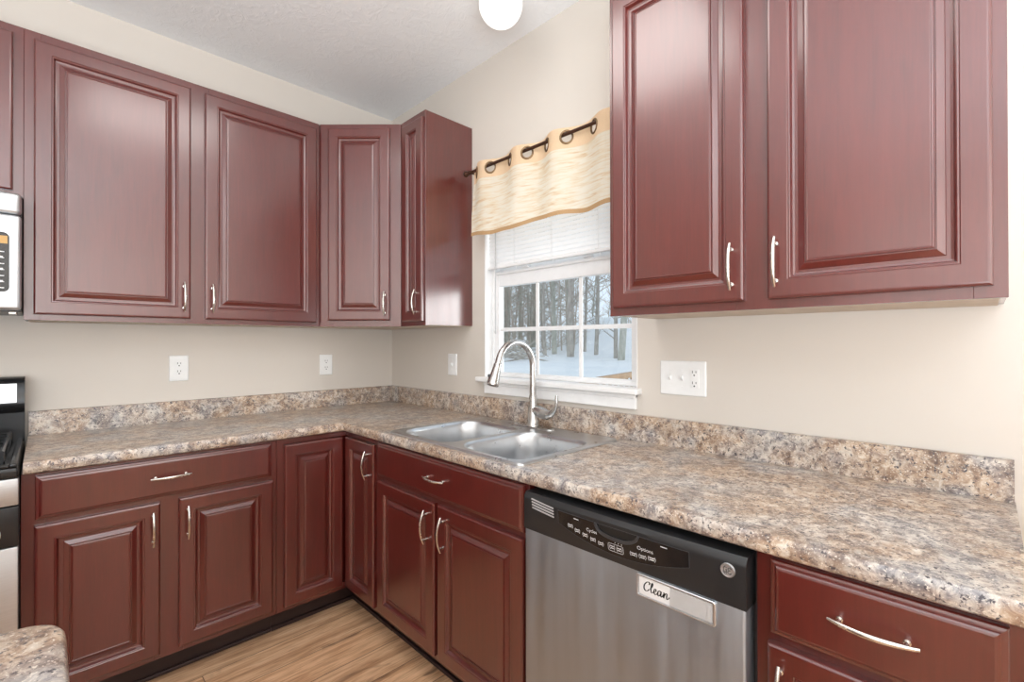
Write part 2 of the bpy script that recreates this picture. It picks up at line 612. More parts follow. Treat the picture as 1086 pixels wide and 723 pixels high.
# stool and apron
bm = B(); box(bm, (-.040, -1.868, WZ0 - .024), (.046, -.906, WZ0), .006, 3)
struct('window_sill', bm, TRIMW, win)
bm = B(); box(bm, (-.016, -1.850, 1.034), (-.0005, -.952, WZ0 - .024), .004); box(bm, (-.021, -1.850, WZ0 - .040), (-.0005, -.952, WZ0 - .024), .004)
struct('apron', bm, TRIMW, win)

# ------------------------------------------------------------------ outside


def dirpt(px, depth):
    d = Vector((fw.x, fw.y, 0)) + rt * ((px - 543) / FPX)
    return CAM + d * depth


def terrain(x, y):
    d = (Vector((x, y, 0)) - Vector((CAM.x, CAM.y, 0))).dot(Vector((fw.x, fw.y, 0)).normalized())
    tb = [(-5, -.9), (4, -.8), (9, -.45), (15, .18), (22, .46), (26, .60), (34, .75), (60, 2.4), (110, 5)]
    z = tb[-1][1]
    for (a, za), (b, zb) in zip(tb, tb[1:]):
        if d <= b:
            t = max(0, (d - a) / (b - a)); t = t * t * (3 - 2 * t); z = za + (zb - za) * t
            break
    p = dirpt(632, 40); q = dirpt(668, 40)
    for c, h, w in ((p, 1.9, 2.6), (q, 1.5, 3.6)):
        z += h * math.exp(-((x - c.x) ** 2 + (y - c.y) ** 2) / (w * w))
    return z + .05 * math.sin(x * .7 + 1.3 * math.sin(y * .4)) * math.cos(y * .6)


bm = B()
N = 90
grid = []
for i in range(N + 1):
    row = []
    for j in range(N + 1):
        x = .13 + 110 * (i / N) ** 1.7
        t = j / N * 2 - 1
        y = 20 + 80 * (abs(t) ** 1.3) * (1 if t > 0 else -1) - 12
        row.append(bm.verts.new((x, y, terrain(x, y))))
    grid.append(row)
for i in range(N):
    for j in range(N):
        bm.faces.new((grid[i][j], grid[i + 1][j], grid[i + 1][j + 1], grid[i][j + 1]))
gobj = obj('snow_ground', bm, SNOW, None, None, 180, 'structure')


def branch(bm, p, d, L, r, level, rng, n=5):
    pts = [Vector(p)]; rad = [r]
    steps = 5 if level < 2 else 3
    cur = Vector(p); dd = Vector(d)
    for k in range(steps):
        dd = (dd + Vector((rng.uniform(-1, 1), rng.uniform(-1, 1), rng.uniform(-.4, .7))) * (.05 if level == 0 else .22)).normalized()
        cur = cur + dd * (L / steps)
        pts.append(cur.copy()); rad.append(r * (1 - .8 * (k + 1) / steps) if level else r * (1 - .55 * (k + 1) / steps))
    tube(bm, pts, rad, n if level == 0 else (4 if level == 1 else 3), False)
    return pts


def tree_bm(seed, H, r, nb, low, lean=0.0):
    rng = random.Random(seed)
    bm = B()
    d = Vector((rng.uniform(-.05, .05) + lean, rng.uniform(-.05, .05) - lean, 1)).normalized()
    pts = branch(bm, (0, 0, -.15), d, H, r, 0, rng, 8)
    for k in range(nb):
        t = low + (1 - low) * (k + rng.random()) / nb
        f = t * (len(pts) - 1); i = min(int(f), len(pts) - 2)
        p = pts[i].lerp(pts[i + 1], f - i)
        a = rng.uniform(0, 2 * PI)
        bd = Vector((math.cos(a), math.sin(a), rng.uniform(.25, 1.0))).normalized()
        bl = H * rng.uniform(.12, .26)
        bp = branch(bm, p, bd, bl, r * (.30 - .15 * t) * (1.0 if r > .1 else 1.5), 1, rng)
        for q in bp[1:]:
            for w in range(2):
                a = rng.uniform(0, 2 * PI)
                sd = (bd + Vector((math.cos(a), math.sin(a), rng.uniform(-.2, .8))) * .8).normalized()
                branch(bm, q, sd, bl * rng.uniform(.25, .5), r * .07 + .004, 2, rng)
    return bm


BARK = make_bark('grey_bark', (.31, .28, .245), (.60, .55, .49))
BARK2 = make_bark('brown_twig_bark', (.42, .36, .30), (.66, .58, .50))
BARK3 = make_bark('green_grey_bark', (.36, .36, .30), (.62, .60, .53))
protos = []
for i, (H, r, nb, low, lean, mat) in enumerate(((11, .21, 22, .22, .02, BARK), (10, .14, 22, .12, 0, BARK), (11, .19, 20, .25, 0, BARK3),
                                                 (6.5, .05, 26, .05, 0, BARK2), (7.5, .065, 28, .06, .03, BARK3), (5.5, .045, 28, .03, 0, BARK2))):
    b_ = tree_bm(40 + i, H, r, nb, low, lean)
    me = bpy.data.meshes.new('bare_tree')
    for f in b_.faces: f.smooth = True
    b_.to_mesh(me); b_.free(); me.materials.append(mat)
    protos.append(me)


def put_tree(px, depth, k, rot, sc=1.0, label=None, group=None):
    p = dirpt(px, depth)
    o = bpy.data.objects.new('bare_tree', protos[k]); COL.objects.link(o)
    o.location = (p.x, p.y, terrain(p.x, p.y)); o.rotation_euler = (0, 0, rot); o.scale = (sc, sc, sc)
    tag(o, label or 'bare thin tree in the tangled woods beyond the snowy yard', 'tree', group or ('woods beyond the snow' if not label else None))
    return o


put_tree(605, 25, 0, 0.3, 1.0, 'thickest grey tree trunk outside, in the middle column of window panes')
put_tree(632, 27, 1, 2.0, .9, 'slim straight trunk standing before the snow mound outside')
put_tree(653, 24, 1, 4.0, .85, 'thinner of two close trunks in the right column of window panes')
put_tree(658.5, 23, 2, 1.0, 1.0, 'thicker trunk at the far right edge of the window glass')
put_tree(588, 29, 2, 2.6, .9, 'mossy grey trunk seen just right of the left window muntin')
put_tree(578, 27, 1, 5.2, .8, 'narrow trunk seen behind the left vertical muntin')
put_tree(620, 31, 1, 3.3, .8, 'narrow trunk seen beside the right vertical muntin')
rngt = random.Random(5)
for k in range(62):
    px = rngt.uniform(500, 612); dep = rngt.uniform(29, 46)
    put_tree(px, dep, rngt.choice((3, 4, 5, 3, 5, 2)), rngt.uniform(0, 6), rngt.uniform(.8, 1.25))
for k in range(44):
    px = rngt.uniform(612, 780); dep = rngt.uniform(42, 60)
    put_tree(px, dep, rngt.choice((3, 4, 5, 1)), rngt.uniform(0, 6), rngt.uniform(.9, 1.4))
for k in range(14):
    px = rngt.uniform(330, 500); dep = rngt.uniform(28, 45)
    put_tree(px, dep, rngt.choice((3, 4, 2, 1)), rngt.uniform(0, 6), rngt.uniform(.9, 1.3))

for k in range(34):
    px = rngt.uniform(780, 1700); dep = rngt.uniform(26, 44)
    put_tree(px, dep, rngt.choice((3, 4, 5, 1, 2)), rngt.uniform(0, 6), rngt.uniform(.9, 1.3))

# brush pile at the foot of the woods
bm = B()
rb = random.Random(3)
c = dirpt(541, 22)
for k in range(26):
    a = rb.uniform(0, PI)
    p = Vector((c.x + rb.gauss(0, .9), c.y + rb.gauss(0, .9), 0)); p.z = terrain(p.x, p.y) + rb.uniform(.02, .45)
    d = Vector((math.cos(a), -math.sin(a), rb.uniform(-.25, .3))) * rb.uniform(.6, 1.5)
    tube(bm, [p - d, p, p + d + Vector((0, 0, rb.uniform(-.1, .3)))], [.012, .04, .02], 5, True)
solo('brush_pile', bm, BARK, 'tangled pile of cut branches on the snow at lower left of the window', 'brush pile', 60)

# deck railing of tan boards
P1, P2 = dirpt(617, 5.65), dirpt(680, 7.6)
du = (P2 - P1); du.z = 0; Lr = du.length; du.normalize()
FD = Face((P1.x, P1.y, 0), du, Vector((du.y, -du.x, 0)))
rail = thing('deck_railing', (P1.x, P1.y, -.75), 'tan wooden deck railing outside, below the lower right panes', 'railing')
bm = B(); fbox(bm, FD, 0, Lr, .775, .855, -.04, .04, .006); obj('top_rail', bm, DECKWOOD, rail)
bm = B(); fbox(bm, FD, 0, Lr, .06, .14, -.025, .025, .004); obj('bottom_rail', bm, DECKWOOD, rail)
for k in range(2):
    bm = B(); u = .05 + k * (Lr - .1); fbox(bm, FD, u - .045, u + .045, -.78, .77, -.04, .04, .004); obj('post', bm, DECKWOOD, rail)
for k in range(9):
    bm = B(); u = .25 + k * (Lr - .5) / 8; fbox(bm, FD, u - .017, u + .017, .14, .775, -.017, .017); obj('baluster', bm, DECKWOOD, rail)

# ------------------------------------------------------------------ cabinets
HL = 'brushed nickel arched pull'


def add_door(par, F, u0, u1, v0, v1, w, hu=None, hv=None, vertical=True, prof=DOOR, name='door'):
    bm = B(); panel(bm, F, u0, u1, v0, v1, w, prof)
    d = obj(name, bm, WOOD, par)
    if hu is not None:
        obj('handle', handle_bm(F, hu, hv, w + prof[5][1] if prof is DOOR else w + .0195, vertical), NICKEL, d, HL, 50)
    return d


def face_frame(par, F, u0, u1, v0, v1, w, stiles, rails):
    """stiles: (u0,u1) spans full height; rails: (v0,v1) spans"""
    bm = B()
    for a, b in stiles: fbox(bm, F, a, b, v0, v1, w - .019, w, .0008, 1)
    xs = sorted(stiles)
    for (a, b), (c_, d_) in zip(xs, xs[1:]):
        for r0, r1 in rails: fbox(bm, F, b, c_, r0, r1, w - .019, w - .0002)
    return obj('face_frame', bm, WOOD, par)


def upper_cab(F, u0, u1, v0, v1, label, doors, side_gap=.0015, depth=.306, left_panel=True):
    mid = (u0 + u1) / 2
    t = thing('upper_cabinet', F(mid, v0, .15), label, 'cabinet')
    bm = B(); fbox(bm, F, u0 + side_gap, u1 - side_gap, v0 + .004, v1, .0015, depth - .019)
    obj('body', bm, WOOD, t)
    bm = B(); fbox(bm, F, u0 + .012, u1 - .012, v0 + .0005, v0 + .0038, .004, depth - .020)
    obj('underside', bm, UNDER, t, 'pale unfinished underside panel')
    return t


# two-door cabinet on the back wall
t = upper_cab(FB, -1.7155, -.6165, ZUB, ZUT, 'wide two-door cherry wall cabinet beside the microwave', None)
face_frame(t, FB, -1.7155, -.6165, ZUB, ZUT, .306, [(-1.7153, -1.670), (-1.215, -1.125), (-.660, -.617)], [(ZUB, ZUB + .04), (ZUT - .055, ZUT)])
add_door(t, FB, -1.689, -1.197, 1.407, 2.436, .3065, -1.2225, 1.502)
add_door(t, FB, -1.143, -.637, 1.407, 2.436, .3065, -1.1145, 1.502)
# over the microwave
t = upper_cab(FB, -2.478, -1.7157, 1.835, ZUT, 'short cherry wall cabinet above the microwave', None)
face_frame(t, FB, -2.478, -1.7157, 1.835, ZUT, .306, [(-2.478, -2.43), (-2.13, -2.06), (-1.765, -1.7157)], [(1.835, 1.872), (ZUT - .055, ZUT)])
add_door(t, FB, -2.452, -2.118, 1.858, 2.436, .3065, -2.145, 1.95)
add_door(t, FB, -2.072, -1.743, 1.858, 2.436, .3065, -2.045, 1.95)
# diagonal corner cabinet
t = thing('corner_wall_cabinet', (-.2, -.2, ZUB), 'diagonal cherry corner wall cabinet with one door', 'cabinet')
bm = B(); prism(bm, [(-.0015, -.0015), (-.614, -.0015), (-.614, -.290), (-.290, -.614), (-.0015, -.614)], ZUB + .004, ZUT); obj('body', bm, WOOD, t)
bm = B(); prism(bm, [(-.01, -.01), (-.604, -.01), (-.604, -.285), (-.285, -.604), (-.01, -.604)], ZUB + .0005, ZUB + .0038); obj('underside', bm, UNDER, t, 'pale unfinished underside panel')
h2 = math.sqrt(.5)
FDG = Face(((-.614 - .306) / 2, (-.614 - .306) / 2, 0), (h2, -h2, 0), (-h2, -h2, 0))
SH = .2178
face_frame(t, FDG, -SH, SH, ZUB, ZUT, .0, [(-SH, -.145), (.137, SH)], [(ZUB, ZUB + .05), (ZUT - .05, ZUT)])
add_door(t, FDG, -.169, .161, 1.418, 2.443, .0005, .1345, 1.506)
# narrow cabinet beside the window
t = upper_cab(FR, .6155, .842, ZUB, ZUT, 'narrow cherry wall cabinet left of the window, end panel toward the window', None)
face_frame(t, FR, .6155, .842, ZUB, ZUT, .306, [(.616, .672), (.806, .842)], [(ZUB, ZUB + .045), (ZUT - .055, ZUT)])
add_door(t, FR, .645, .832, 1.409, 2.434, .3065, .790, 1.503)
# big two-door cabinet right of the window
t = upper_cab(FR, 1.926, 2.850, ZUB, ZUT, 'large two-door cherry wall cabinet right of the window', None, .0015)
face_frame(t, FR, 1.926, 2.850, ZUB, ZUT, .306, [(1.926, 1.975), (2.335, 2.445), (2.800, 2.850)], [(ZUB, ZUB + .045), (ZUT - .055, ZUT)])
add_door(t, FR, 1.944, 2.359, 1.410, 2.436, .3065, 2.3285, 1.503)
add_door(t, FR, 2.417, 2.829, 1.410, 2.436, .3065, 2.4385, 1.503)

# ---- base cabinets
ZB0, ZB1 = .105, .8715


def base_open(F, u0, u1, label, depth=.61):
    """open-topped carcass: sides, back, floor; toe kick set back"""
    t = thing('base_cabinet', F((u0 + u1) / 2, 0, .3), label, 'cabinet')
    bm = B()
    fbox(bm, F, u0, u0 + .016, ZB0, ZB1, .002, depth - .0195); fbox(bm, F, u1 - .016, u1, ZB0, ZB1, .002, depth - .0195)
    fbox(bm, F, u0 + .016, u1 - .016, ZB0, ZB1, .002, .010); fbox(bm, F, u0 + .016, u1 - .016, ZB0, ZB0 + .016, .010, depth - .0195)
    obj('body', bm, WOOD, t)
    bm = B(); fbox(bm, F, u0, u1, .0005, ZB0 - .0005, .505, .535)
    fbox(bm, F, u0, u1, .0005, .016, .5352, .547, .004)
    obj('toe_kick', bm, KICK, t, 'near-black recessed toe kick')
    return t


t = base_open(FB, -1.713, -.9325, 'cherry base cabinet beside the range, wide drawer over two doors')
face_frame(t, FB, -1.713, -.9325, ZB0, ZB1, .61, [(-1.713, -1.655), (-1.365, -1.272), (-.975, -.933)], [(ZB0, .150), (.675, .735), (.845, ZB1)])
add_door(t, FB, -1.680, -.956, .718, .862, .6105, -1.316, .793, False, DRAWER, 'drawer')
add_door(t, FB, -1.682, -1.348, .128, .699, .6105, -1.371, .605)
add_door(t, FB, -1.289, -.951, .128, .699, .6105, -1.262, .605)

# corner base cabinet with a pair of hinged doors in the inner corner
t = thing('corner_base_cabinet', (-.3, -.3, 0), 'cherry corner base cabinet with two doors meeting in the inside corner', 'cabinet')
bm = B(); prism(bm, [(-.002, -.002), (-.9315, -.002), (-.9315, -.5905), (-.5905, -.5905), (-.5905, -.9265), (-.002, -.9265)], ZB0, ZB1); obj('body', bm, WOOD, t)
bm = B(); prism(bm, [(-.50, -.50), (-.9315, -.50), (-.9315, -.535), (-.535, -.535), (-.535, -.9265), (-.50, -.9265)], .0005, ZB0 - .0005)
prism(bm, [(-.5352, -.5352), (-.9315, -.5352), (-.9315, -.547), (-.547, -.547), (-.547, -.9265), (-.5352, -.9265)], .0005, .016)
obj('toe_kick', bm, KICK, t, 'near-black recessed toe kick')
bm = B(); fbox(bm, FB, -.9315, -.893, ZB0, ZB1, .591, .61); fbox(bm, FB, -.893, -.610, .848, ZB1, .591, .6098); fbox(bm, FB, -.893, -.610, ZB0, .135, .591, .6098)
fbox(bm, FR, .890, .9265, ZB0, ZB1, .591, .61); fbox(bm, FR, .6102, .890, .848, ZB1, .591, .6098); fbox(bm, FR, .6102, .890, ZB0, .135, .591, .6098)
obj('face_frame', bm, WOOD, t)
add_door(t, FB, -.903, -.6345, .126, .846, .6105)
add_door(t, FR, .6345, .908, .126, .846, .6105, .861, .751)

t = base_open(FR, .928, 1.838, 'cherry sink base cabinet with false drawer front over two doors')
face_frame(t, FR, .928, 1.838, ZB0, ZB1, .61, [(.928, .965), (1.345, 1.405), (1.800, 1.838)], [(ZB0, .150), (.680, .735), (.845, ZB1)])
add_door(t, FR, .940, 1.826, .718, .864, .6105, 1.378, .793, False, DRAWER, 'drawer_front')
add_door(t, FR, .944, 1.364, .130, .699, .6105, 1.320, .603)
add_door(t, FR, 1.386, 1.826, .130, .699, .6105, 1.427, .603)

t = base_open(FR, 2.482, 2.858, 'cherry base cabinet right of the dishwasher, drawer over a door')
face_frame(t, FR, 2.482, 2.858, ZB0, ZB1, .61, [(2.482, 2.53), (2.815, 2.858)], [(ZB0, .150), (.680, .735), (.845, ZB1)])
add_door(t, FR, 2.511, 2.842, .715, .864, .6105, 2.676, .794, False, DRAWER, 'drawer')
add_door(t, FR, 2.506, 2.842, .130, .697, .6105, 2.531, .603)

# ------------------------------------------------------------------ worktop
XL, YE = -1.7075, -2.866
SX0, SX1, SY0, SY1 = -.600, -.072, -1.785, -1.022      # sink cut-out
prof = [(.600, .8765), (.611, .8735), (.629, .8735), (.635, .8775), (.6375, .884), (.6375, .897), (.6355, .906), (.6300, .9125), (.620, CZ)]
wt = thing('worktop', (-.3, -.3, .8735), 'L-shaped speckled brown granite-pattern kitchen worktop along both walls', 'countertop')
bm = B()
rings = [[(XL, -d, z), (-d - .006, -d, z), (-d - .0018, -d - .0018, z), (-d, -d - .006, z), (-d, YE, z)] for d, z in prof]
loft(bm, rings, False)


def lshape(d): return [(XL, -.0015), (XL, -d), (-d - .006, -d), (-d - .0018, -d - .0018), (-d, -d - .006), (-d, YE), (-.0015, YE), (-.0015, -.0015)]


hole = [(SX0, SY0), (SX1, SY0), (SX1, SY1), (SX0, SY1)]
for d, z in ((prof[-1][0], CZ), (prof[0][0], .8765)):
    fill_holes(bm, [[(x, y, z) for x, y in lshape(d)], [(x, y, z) for x, y in hole]])
for i in range(4):
    a, b = hole[i], hole[(i + 1) % 4]
    bm.faces.new([bm.verts.new(p) for p in ((*a, .8765), (*b, .8765), (*b, CZ), (*a, CZ))])
for e in range(2):
    pts = [(d, z) for d, z in prof] + [(.0015, CZ), (.0015, .8765)]
    bm.faces.new([bm.verts.new((XL, -d, z) if e == 0 else (-d, YE, z)) for d, z in pts])
obj('slab', bm, GRANITE, wt, None, 35)
bm = B()
ZBS = 1.0145
bp = [(.0015, CZ + .0002), (.021, CZ + .0002), (.021, ZBS - .006), (.0195, ZBS - .002), (.016, ZBS), (.0015, ZBS)]
loft(bm, [[(XL + .002, -d, z), (-d, -d, z), (-d, YE + .002, z)] for d, z in bp + [bp[0]]], False)
for e in range(2):
    bm.faces.new([bm.verts.new((XL + .002, -d, z) if e == 0 else (-d, YE + .002, z)) for d, z in bp])
obj('backsplash', bm, GRANITE, wt, None, 35)

# ------------------------------------------------------------------ sink
sk = thing('kitchen_sink', (-.34, -1.405, CZ), 'double bowl stainless steel sink set into the worktop under the window', 'sink')
ZD = CZ + .0065
ox0, ox1, oy0, oy1 = -.613, -.058, -1.802, -1.008
bm = B()
o_out = rrect(ox0, ox1, oy0, oy1, .022)
rim = [(0, CZ + .0006), (.001, CZ + .004), (.005, ZD + .0012), (.010, ZD + .0010), (.015, ZD)]
loft(bm, [[(x, y, z) for x, y in rrect(ox0 + i, ox1 - i, oy0 + i, oy1 - i, .022)] for i, z in rim], True, False, False)
i = .015
b1 = (-.586, -.172, -1.388, -1.036)
b2 = (-.586, -.190, -1.772, -1.424)
fill_holes(bm, [[(x, y, ZD) for x, y in rrect(ox0 + i, ox1 - i, oy0 + i, oy1 - i, .022)]] +
           [[(x, y, ZD) for x, y in rrect(*b, (.10, .10, .06, .06), 8)] for b in (b1, b2)])
obj('deck', bm, SINKST, sk, None, 30)
for bx, dep in ((b1, .165), (b2, .175)):
    bm = B()
    rr = []
    for ins, dz, rd in ((0, 0, 0), (.002, -.002, 0), (.006, -.006, 0), (.009, -.016, .0), (.012, -dep * .5, 0), (.018, -dep * .82, .004), (.028, -dep * .93, .008), (.045, -dep * .98, .01), (.07, -dep, .01)):
        rr.append([(x, y, ZD + dz) for x, y in rrect(bx[0] + ins, bx[1] - ins, bx[2] + ins, bx[3] - ins, (max(.03, .10 - ins + rd), max(.03, .10 - ins + rd), max(.025, .06 - ins * .5 + rd), max(.025, .06 - ins * .5 + rd)), 8)])
    loft(bm, rr, True, False, True)
    bo = obj('bowl', bm, SINKST, sk, None, 40)
    cx, cy = (bx[0] + bx[1]) / 2, (bx[2] + bx[3]) / 2
    bm = B(); lathe(bm, (cx, cy, ZD - dep + .0005), (0, 0, 1), [(0, .042), (.003, .041), (.003, .034), (-.0, .030), (-.0, .004), (.006, .003)], 24)
    obj('drain', bm, CHROME, bo, 'round chrome drain strainer', 40)

# ------------------------------------------------------------------ faucet
FX, FY = -.104, -1.385
ft = thing('faucet', (FX, FY, ZD), 'brushed nickel gooseneck pull-down faucet standing behind the sink', 'faucet')
bm = B()
for ins, z in ((0, 0),):
    pass
pl = lambda ins: rrect(FX - .030 + ins, FX + .030 - ins, FY - .125 + ins, FY + .125 - ins, .0295 - ins, 8)
loft(bm, [[(x, y, ZD + .0003 + z) for x, y in pl(a)] for a, z in ((0, 0), (0, .003), (.002, .005), (.006, .006))])
obj('deck_plate', bm, FAUCET, ft, None, 40)
bm = B(); lathe(bm, (FX, FY, ZD + .0065), (0, 0, 1), [(0, .0295), (.004, .0295), (.007, .027), (.03, .0255), (.07, .0225), (.105, .0190), (.135, .0170), (.137, .0150)], 28)
obj('body', bm, FAUCET, ft, None, 40)
bm = B()
pts = [(FX, FY, 1.055), (FX, FY, 1.10), (FX, FY, 1.15)]
cx, cz, R = -.211, 1.192, .107
for k in range(0, 19):
    a = math.radians(160 * k / 18); pts.append((cx + R * math.cos(a), FY, cz + R * math.sin(a)))
tx, tz = -math.sin(math.radians(160)), math.cos(math.radians(160))
ex, ez = pts[-1][0], pts[-1][2]
pts.append((ex + tx * .02, FY, ez + tz * .02))
tube(bm, pts, [.0155] + [.0145] * (len(pts) - 1), 16)
obj('spout', bm, FAUCET, ft, None, 50)
hx, hz = ex + tx * .021, ez + tz * .021
bm = B(); lathe(bm, (hx, FY, hz), (tx, 0, tz), [(0, .0160), (.003, .0168), (.012, .0165), (.05, .0205), (.082, .0255), (.089, .0258), (.093, .0240), (.093, .0210), (.089, .0190)], 24)
sh = obj('spray_head', bm, FAUCET, ft, None, 40)
bm = B(); lathe(bm, (hx + tx * .0895, FY, hz + tz * .0895), (tx, 0, tz), [(0, .0185), (.0015, .0180), (.002, .012), (.001, .002)], 20); obj('nozzle', bm, DARKGREY, sh, 'dark grey spray nozzle', 40)
nx, nz = -tz, tx     # outward normal of the head in the spout's plane
bc = Vector((hx + tx * .058, FY + .012, hz + tz * .058)) + Vector((nx, 0, nz)) * (-.016 if nx > 0 else .016)
bm = B(); lathe(bm, bc, (-abs(nx), .5, -.3), [(-.002, .010), (.004, .0098), (.0065, .007), (.0072, .002)], 16); obj('spray_button', bm, DARKGREY, sh, 'dark spray toggle button', 40)
bm = B()
hp = [(FX, FY - .008, .998), (FX, FY - .030, .996), (FX - .002, FY - .060, .988), (FX - .003, FY - .088, .984), (FX - .004, FY - .114, .992), (FX - .005, FY - .134, 1.014), (FX - .005, FY - .142, 1.044), (FX - .004, FY - .141, 1.072)]
tube(bm, hp, [.018, .0245, .0260, .0215, .0150, .0100, .0080, .0062], 14, True, 1, (0, 0, 1))
obj('lever_handle', bm, FAUCET, ft, None, 50)

# ------------------------------------------------------------------ dishwasher
DU0, DU1 = 1.844, 2.474
dw = thing('dishwasher', FR((DU0 + DU1) / 2, 0, .3), 'stainless dishwasher with black control panel built in under the worktop', 'dishwasher')
bm = B(); fbox(bm, FR, DU0, DU1, .10, .862, .02, .585); obj('tub', bm, DARKGREY, dw, 'dark tub behind the door')
bm = B(); fbox(bm, FR, DU0 + .004, DU1 - .004, .0005, .095, .50, .52); obj('toe_kick', bm, BLACK, dw, 'black kick plate')
bm = B(); fbox(bm, FR, DU0 + .004, DU1 - .004, .110, .752, .587, .642, .006, 3); dd = obj('door', bm, STEEL_H, dw, None, 40)


def dw_w(u, v):
    s = (u - (DU0 + DU1) / 2) / ((DU1 - DU0) / 2)
    return .643 + .016 * (1 - s * s) * max(0, min(1, (v - .745) / .10))


bm = B()
NU, NV = 28, 10
ua, ub, va, vb = DU0 + .002, DU1 - .002, .748, .858
gr = []
for a in range(NU + 1):
    row = []
    for b in range(NV + 1):
        u = ua + (ub - ua) * a / NU
        s = 2 * a / NU - 1
        top = vb - .003 * s * s
        v = va + (top - va) * b / NV
        row.append(bm.verts.new(FR(u, v, dw_w(u, v) - (.010 * ((b / NV - .85) / .15) ** 2 if b / NV > .85 else 0))))
    gr.append(row)
for a in range(NU):
    for b in range(NV): bm.faces.new((gr[a][b], gr[a + 1][b], gr[a + 1][b + 1], gr[a][b + 1]))
bk = {}
edge = [gr[a][0] for a in range(NU + 1)] + [gr[NU][b] for b in range(1, NV + 1)] + [gr[a][NV] for a in range(NU - 1, -1, -1)] + [gr[0][b] for b in range(NV - 1, 0, -1)]
back = []
for v in edge:
    u = -v.co.y
    back.append(bm.verts.new((-.587, v.co.y, v.co.z)))
for k in range(len(edge)):
    j = (k + 1) % len(edge); bm.faces.new((edge[k], edge[j], back[j], back[k]))
bm.faces.new(back)
cp = obj('control_panel', bm, PANELBLACK, dw, 'satin black control panel', 40)


def ribbon(bm, pts, wd, lift, wf):
    """flat stroke on the panel: pts in (u, v)"""
    n = len(pts)
    L = []; Rr = []
    for k in range(n):
        a = pts[max(k - 1, 0)]; b = pts[min(k + 1, n - 1)]
        dx, dy = b[0] - a[0], b[1] - a[1]; q = math.hypot(dx, dy) or 1
        w_ = wd[k] if isinstance(wd, (list, tuple)) else wd
        px, py = -dy / q * w_ / 2, dx / q * w_ / 2
        L.append((pts[k][0] + px, pts[k][1] + py)); Rr.append((pts[k][0] - px, pts[k][1] - py))
    rings = []
    for (lu, lv), (ru, rv) in zip(L, Rr):
        rings.append([FR(lu, lv, wf(lu, lv) + .0001), FR(lu, lv, wf(lu, lv) + lift), FR(ru, rv, wf(ru, rv) + lift), FR(ru, rv, wf(ru, rv) + .0001)])
    loft(bm, rings)


def smooth_pts(p, n=6):
    out = []
    for i in range(len(p) - 1):
        p0 = p[max(i - 1, 0)]; p1 = p[i]; p2 = p[i + 1]; p3 = p[min(i + 2, len(p) - 1)]
        for k in range(n):
            t = k / n
            out.append(tuple(.5 * ((2 * b) + (-a + c) * t + (2 * a - 5 * b + 4 * c - d) * t * t + (-a + 3 * b - 3 * c + d) * t ** 3) for a, b, c, d in zip(p0, p1, p2, p3)))
    out.append(p[-1])
    return out


# glossy inset with a bowed lower edge
def inset_lo(u):
    s = (u - 2.17) / .19
    return .7665 + .036 * s * s


bm = B()
tp_, bt_ = [], []
for k in range(21):
    u = 1.985 + .371 * k / 20
    tp_.append((u, .838 - .0015 * abs(k - 10) / 10)); bt_.append((u, inset_lo(u)))
for k in range(20):
    q = [tp_[k], tp_[k + 1], bt_[k + 1], bt_[k]]
    for lift in (.0008,):
        bm.faces.new([bm.verts.new(FR(u, v, dw_w(u, v) + lift)) for u, v in q])
ins = obj('display_inset', bm, BLACKGLASS, cp, 'glossy black key inset', 60)
bm = B(); ribbon(bm, tp_ + [bt_[-1]] + bt_[::-1] + [tp_[0]], .0016, .0013, dw_w); obj('inset_trim', bm, DARKGREY, cp)
# pocket grip
bm = B()
arc = smooth_pts([(2.113, .838), (2.119, .825), (2.132, .816), (2.159, .811), (2.190, .8105), (2.214, .816), (2.228, .825), (2.236, .838)], 5)
ribbon(bm, arc, [.005 + .003 * math.sin(PI * k / (len(arc) - 1)) for k in range(len(arc))], .006, dw_w)
obj('grip_lip', bm, DARKGREY, cp, None, 50)
bm = B(); ribbon(bm, [(2.122, .832), (2.14, .8275), (2.175, .8255), (2.21, .8275), (2.228, .832)], [.008, .017, .022, .017, .008], .0016, dw_w); obj('grip_pocket', bm, INK, cp)
# vent louvres
bm = B()
for k in range(4):
    v = .842 - k * .0082
    ribbon(bm, [(1.880 + k * .001, v), (1.925, v - .003), (1.968, v - .006)], .0036, .0016, dw_w)
obj('vent_louvre', bm, FROST, cp, 'pale grey vent slats')
# printed key marks: pairs of short bars in outlines, as on the panel


def key(u, v, w_, h_, name='key_print'):
    bm = B()
    ribbon(bm, [(u - w_ * .36, v + h_ * .2), (u + w_ * .36, v + h_ * .2)], .0022, .0012, dw_w)
    ribbon(bm, [(u - w_ * .30, v - h_ * .2), (u + w_ * .30, v - h_ * .2)], .0022, .0012, dw_w)
    for sgn in (-1, 1):
        ribbon(bm, smooth_pts([(u + sgn * w_ * .40, v + h_ * .48), (u + sgn * w_ * .52, v), (u + sgn * w_ * .40, v - h_ * .48)], 3), .0009, .0012, dw_w)
    obj(name, bm, MARK, cp, 'white key marking')


